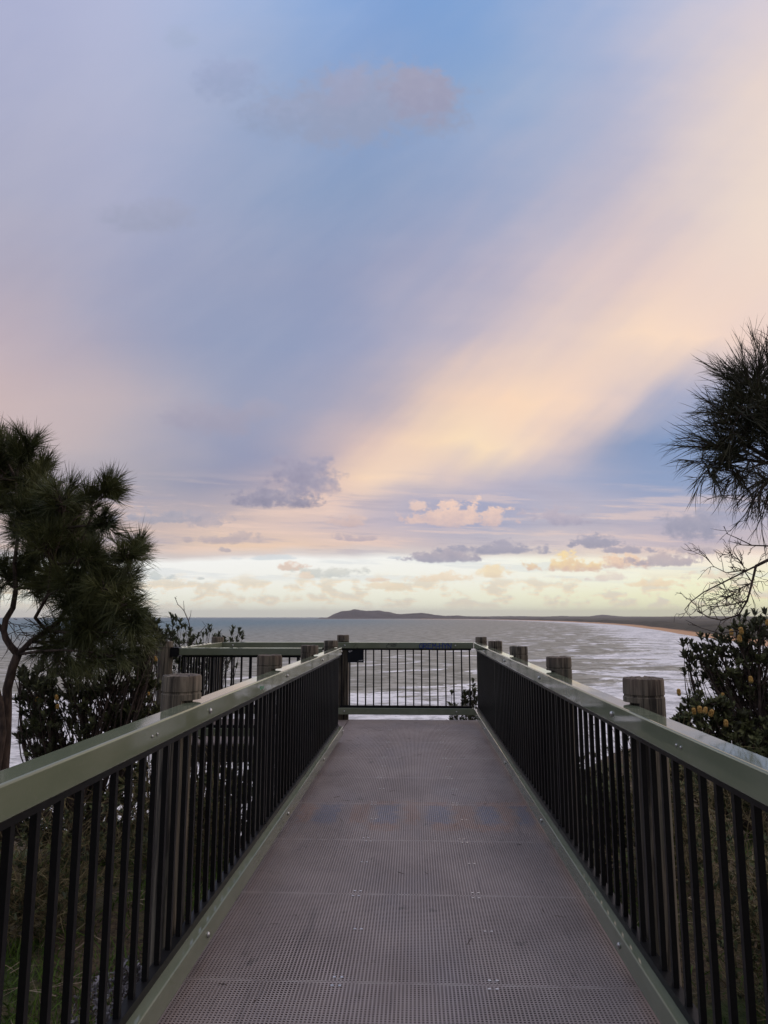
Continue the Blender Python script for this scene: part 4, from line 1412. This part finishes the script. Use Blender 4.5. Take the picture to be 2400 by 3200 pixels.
    # haze of tiny cumulus right above the horizon
    pf = g.noise(g.vm('MULTIPLY', g.xyz(X, Yc, 0), (24, 85, 1)), 1, 6, .62)
    pb = g.noise(g.vm('MULTIPLY', g.xyz(X, g.m('ADD', Yc, .0016), 4.0), (24, 85, 1)), 1, 6, .62)
    bandp = g.m('MULTIPLY', g.rng(Yc, .556, .572), g.rng(Yc, .598, .586))
    sky = g.mix(g.m('MULTIPLY', g.m('MULTIPLY', bandp, g.rng(pf, .48, .60)), .75), sky, lin((253, 232, 200)))
    sky = g.mix(g.m('MULTIPLY', g.m('MULTIPLY', bandp, g.rng(pb, .50, .62)), .55), sky, lin((224, 221, 209)))
    # single clouds: (x, y, half width, half height, base colour, lit colour, opacity, softness)
    fb = g.noise(g.vm('MULTIPLY', q, (30, 62, 1)), 1, 5, .66, color=True)
    fs = g.sep(g.vm('SUBTRACT', fb, (.5, .5, .5)))
    fb2 = g.noise(g.vm('MULTIPLY', q, (9, 14, 1)), 1, 5, .55, color=True)
    f2 = g.sep(g.vm('SUBTRACT', fb2, (.5, .5, .5)))
    fine = g.noise(g.vm('MULTIPLY', q, (60, 110, 1)), 1, 5, .6)
    DK, LT = (146, 143, 164), (176, 170, 186)
    clouds = [
        # big faint ones high up
        (1150, 330, 260, 110, (152, 161, 188), (161, 167, 193), .85, .6, 2), (1310, 290, 95, 85, (157, 158, 184), (166, 165, 188), .9, .4, 2), (1090, 260, 70, 60, (160, 164, 192), (166, 168, 194), .6, .5, 2),
        (900, 370, 130, 60, (150, 163, 193), (160, 170, 200), .6, .7, 2), (720, 250, 90, 55, (152, 164, 196), (160, 170, 204), .6, .7, 2), (560, 115, 50, 35, (165, 178, 206), (170, 182, 210), .5, .7, 2),
        (470, 680, 150, 45, (158, 163, 186), (164, 168, 192), .6, .7, 2),
        (660, 1310, 150, 42, (164, 160, 180), (172, 166, 184), .7, .6, 2), (820, 1280, 60, 30, (166, 164, 184), (172, 168, 188), .5, .6, 2),
        (950, 1480, 105, 65, (152, 149, 173), (172, 166, 186), .9, .45, 1), (860, 1565, 104, 38, (142, 140, 163), (166, 161, 181), .92, .5, 0), (1010, 1520, 60, 32, (160, 154, 176), (176, 168, 184), .7, .4, 1),
        (480, 1622, 105, 26, (158, 160, 178), (178, 174, 188), .8, .4, 0), (640, 1632, 60, 26, (166, 162, 178), (184, 176, 188), .7, .5, 0), (700, 1690, 90, 18, (180, 168, 176), (200, 184, 186), .7, .4, 0),
        (1085, 1637, 55, 20, (204, 180, 180), (226, 200, 192), .85, .35, 0), (1105, 1684, 62, 12, (186, 172, 184), (206, 188, 190), .85, .3, 0), (705, 1722, 18, 8, (186, 174, 180), (196, 184, 188), .9, .3, 0),
        (1425, 1622, 112, 40, (214, 190, 190), (248, 214, 196), .95, .25, 0), (1300, 1585, 20, 16, (238, 206, 192), (246, 214, 198), .8, .4, 0),
        (1745, 1625, 82, 30, (172, 166, 186), (196, 184, 196), .9, .3, 0),
        (1385, 1745, 88, 22, (160, 157, 177), (184, 175, 187), .9, .3, 0), (1555, 1720, 100, 21, (156, 156, 177), (176, 171, 188), .9, .3, 0),
        (1865, 1700, 56, 24, (155, 154, 175), (170, 167, 185), .9, .3, 0), (1945, 1722, 70, 14, (164, 160, 178), (180, 172, 186), .9, .3, 0),
        (2170, 1640, 110, 48, (154, 154, 176), (172, 168, 186), .9, .4, 1), (2270, 1600, 90, 40, (158, 160, 184), (172, 172, 192), .7, .5, 1),
        (1775, 1770, 72, 28, (226, 196, 178), (255, 228, 172), .95, .28, 0), (1940, 1765, 75, 24, (214, 186, 178), (250, 216, 186), .9, .3, 0), (2085, 1758, 80, 22, (178, 168, 180), (198, 182, 186), .9, .3, 0),
        (1900, 1808, 52, 14, (226, 212, 206), (240, 226, 212), .75, .4, 0), (2080, 1826, 75, 14, (244, 220, 186), (254, 234, 200), .8, .4, 0), (2230, 1800, 70, 14, (226, 206, 192), (244, 222, 198), .7, .5, 0), (2150, 1725, 60, 12, (170, 162, 178), (190, 178, 186), .8, .4, 0),
        (915, 1775, 30, 14, (226, 206, 192), (238, 214, 198), .95, .3, 0), (1015, 1795, 75, 18, (208, 212, 208), (224, 224, 216), .9, .35, 0), (500, 1805, 38, 13, (206, 214, 214), (220, 224, 220), .95, .3, 0), (620, 1808, 14, 6, (208, 214, 210), (218, 220, 216), .9, .3, 0), (960, 1803, 24, 10, (236, 220, 202), (244, 226, 206), .9, .3, 0),
        (1385, 1808, 66, 16, (242, 222, 196), (252, 232, 204), .8, .4, 0), (1540, 1794, 42, 18, (238, 218, 190), (253, 232, 192), .85, .35, 0), (1220, 1838, 50, 15, (236, 224, 200), (250, 230, 200), .8, .4, 0), (1180, 1812, 26, 10, (234, 214, 194), (248, 222, 196), .8, .4, 0),
        (830, 1745, 90, 9, (210, 220, 226), (220, 226, 230), .7, .5, 0), (1240, 1744, 16, 5, (206, 210, 218), (214, 218, 224), .8, .4, 0), (1700, 1760, 1, 1, DK, LT, 0, .3, 0),
    ]
    warps = []
    for big in (0, 1, 2):
        k, e = 1 - .35 * big, .55 * big
        warps.append(g.xyz(g.m('ADD', g.m('MULTIPLY', fs[0], 3.4 * k), g.m('MULTIPLY', f2[0], e)), g.m('ADD', g.m('MULTIPLY', fs[1], -3.2 * k), g.m('MULTIPLY', f2[1], -e)), 0.0))
    fine2 = g.m('MULTIPLY', g.m('SUBTRACT', .5, fine), 2.2)
    fine3 = g.m('MULTIPLY', g.m('SUBTRACT', fine, .5), 1.3)
    qc = g.vm('ADD', q, g.vm('MULTIPLY', warps[0], (1e-6, 1e-6, 0)))   # keeps the shader compiler's order cloud by cloud
    for ci, (cx, cy, rx, ry, dk, lt, op, soft, big) in enumerate(clouds):
        if ci % 4 == 0:
            qc = g.vm('ADD', qc, g.vm('MULTIPLY', sky, (1e-7, 1e-7, 0)))
        soft = min(soft + .38, .85); op = min(1, op * 1.0)
        if op == 0: continue
        if big == 0: rx *= 1.26; ry *= 1.34
        if big == 2: rx *= 1.15; ry *= 1.2
        nd_ = g.new('ShaderNodeVectorMath', operation='MULTIPLY_ADD')
        g.l.new(qc, nd_.inputs[0]); nd_.inputs[1].default_value = (2400 / rx, 3200 / ry, 0); nd_.inputs[2].default_value = (-cx / rx, -cy / ry, 0)
        b = g.vm('ADD', nd_.outputs[0], warps[big])
        r2 = g.m('ADD', g.vm('DOT_PRODUCT', b, b), fine3)
        ydn = g.sep(nd_.outputs[0])[1]
        if big == 0:      # flat base: squash the lower side
            lowr = g.m('MULTIPLY', g.m('MAXIMUM', ydn, 0.0), 1.9)
            r2 = g.m('MULTIPLY_ADD', lowr, lowr, r2)
        mask = g.rng(r2, 1.0 + soft * .5, 1.0 - soft, 0.0, op)
        lit = g.rng(g.m('ADD', ydn, fine2), .5, -.9, 0, 1, 'LINEAR')
        sky = g.mix(mask, sky, g.mix(lit, lin(dk), lin(lt)))
    # a little of the physical dusk sky underneath
    ns = g.new('ShaderNodeTexSky', sky_type='NISHITA')
    ns.sun_disc = False; ns.sun_elevation = R(SUN_EL); ns.sun_rotation = R(SUN_AZ)
    ns.altitude = 30; ns.air_density = 1.2; ns.dust_density = 2.0
    phys = g.vm('MULTIPLY', ns.outputs[0], (.06, .06, .06))
    sky = g.mix(.05, sky, phys)
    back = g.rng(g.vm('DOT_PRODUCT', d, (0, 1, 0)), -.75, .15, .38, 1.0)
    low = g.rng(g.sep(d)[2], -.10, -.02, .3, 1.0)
    # unseen sky above the frame, brightened and warmed to light the scene
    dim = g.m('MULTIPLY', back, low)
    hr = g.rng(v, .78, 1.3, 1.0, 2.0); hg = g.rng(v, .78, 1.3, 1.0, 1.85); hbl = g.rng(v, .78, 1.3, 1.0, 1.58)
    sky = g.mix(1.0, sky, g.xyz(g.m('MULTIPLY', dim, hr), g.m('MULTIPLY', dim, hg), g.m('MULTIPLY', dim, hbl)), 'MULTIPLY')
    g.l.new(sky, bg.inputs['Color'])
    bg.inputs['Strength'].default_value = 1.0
    SC.world = w
    w.cycles.sampling_method = 'MANUAL'
    w.cycles.sample_map_resolution = 512


build_world()
sun_d = bpy.data.lights.new('sun', 'SUN')
sun = bpy.data.objects.new('sun', sun_d); COL.objects.link(sun)
sun_d.energy = .35; sun_d.angle = R(30); sun_d.color = (1, .80, .62)
sdir = Vector((math.sin(R(SUN_AZ)) * math.cos(R(SUN_EL)), math.cos(R(SUN_AZ)) * math.cos(R(SUN_EL)), math.sin(R(SUN_EL))))
sun.rotation_euler = sdir.to_track_quat('Z', 'Y').to_euler()

SC.cycles.max_bounces = 4
SC.cycles.diffuse_bounces = 2
SC.cycles.glossy_bounces = 2
SC.cycles.use_denoising = True
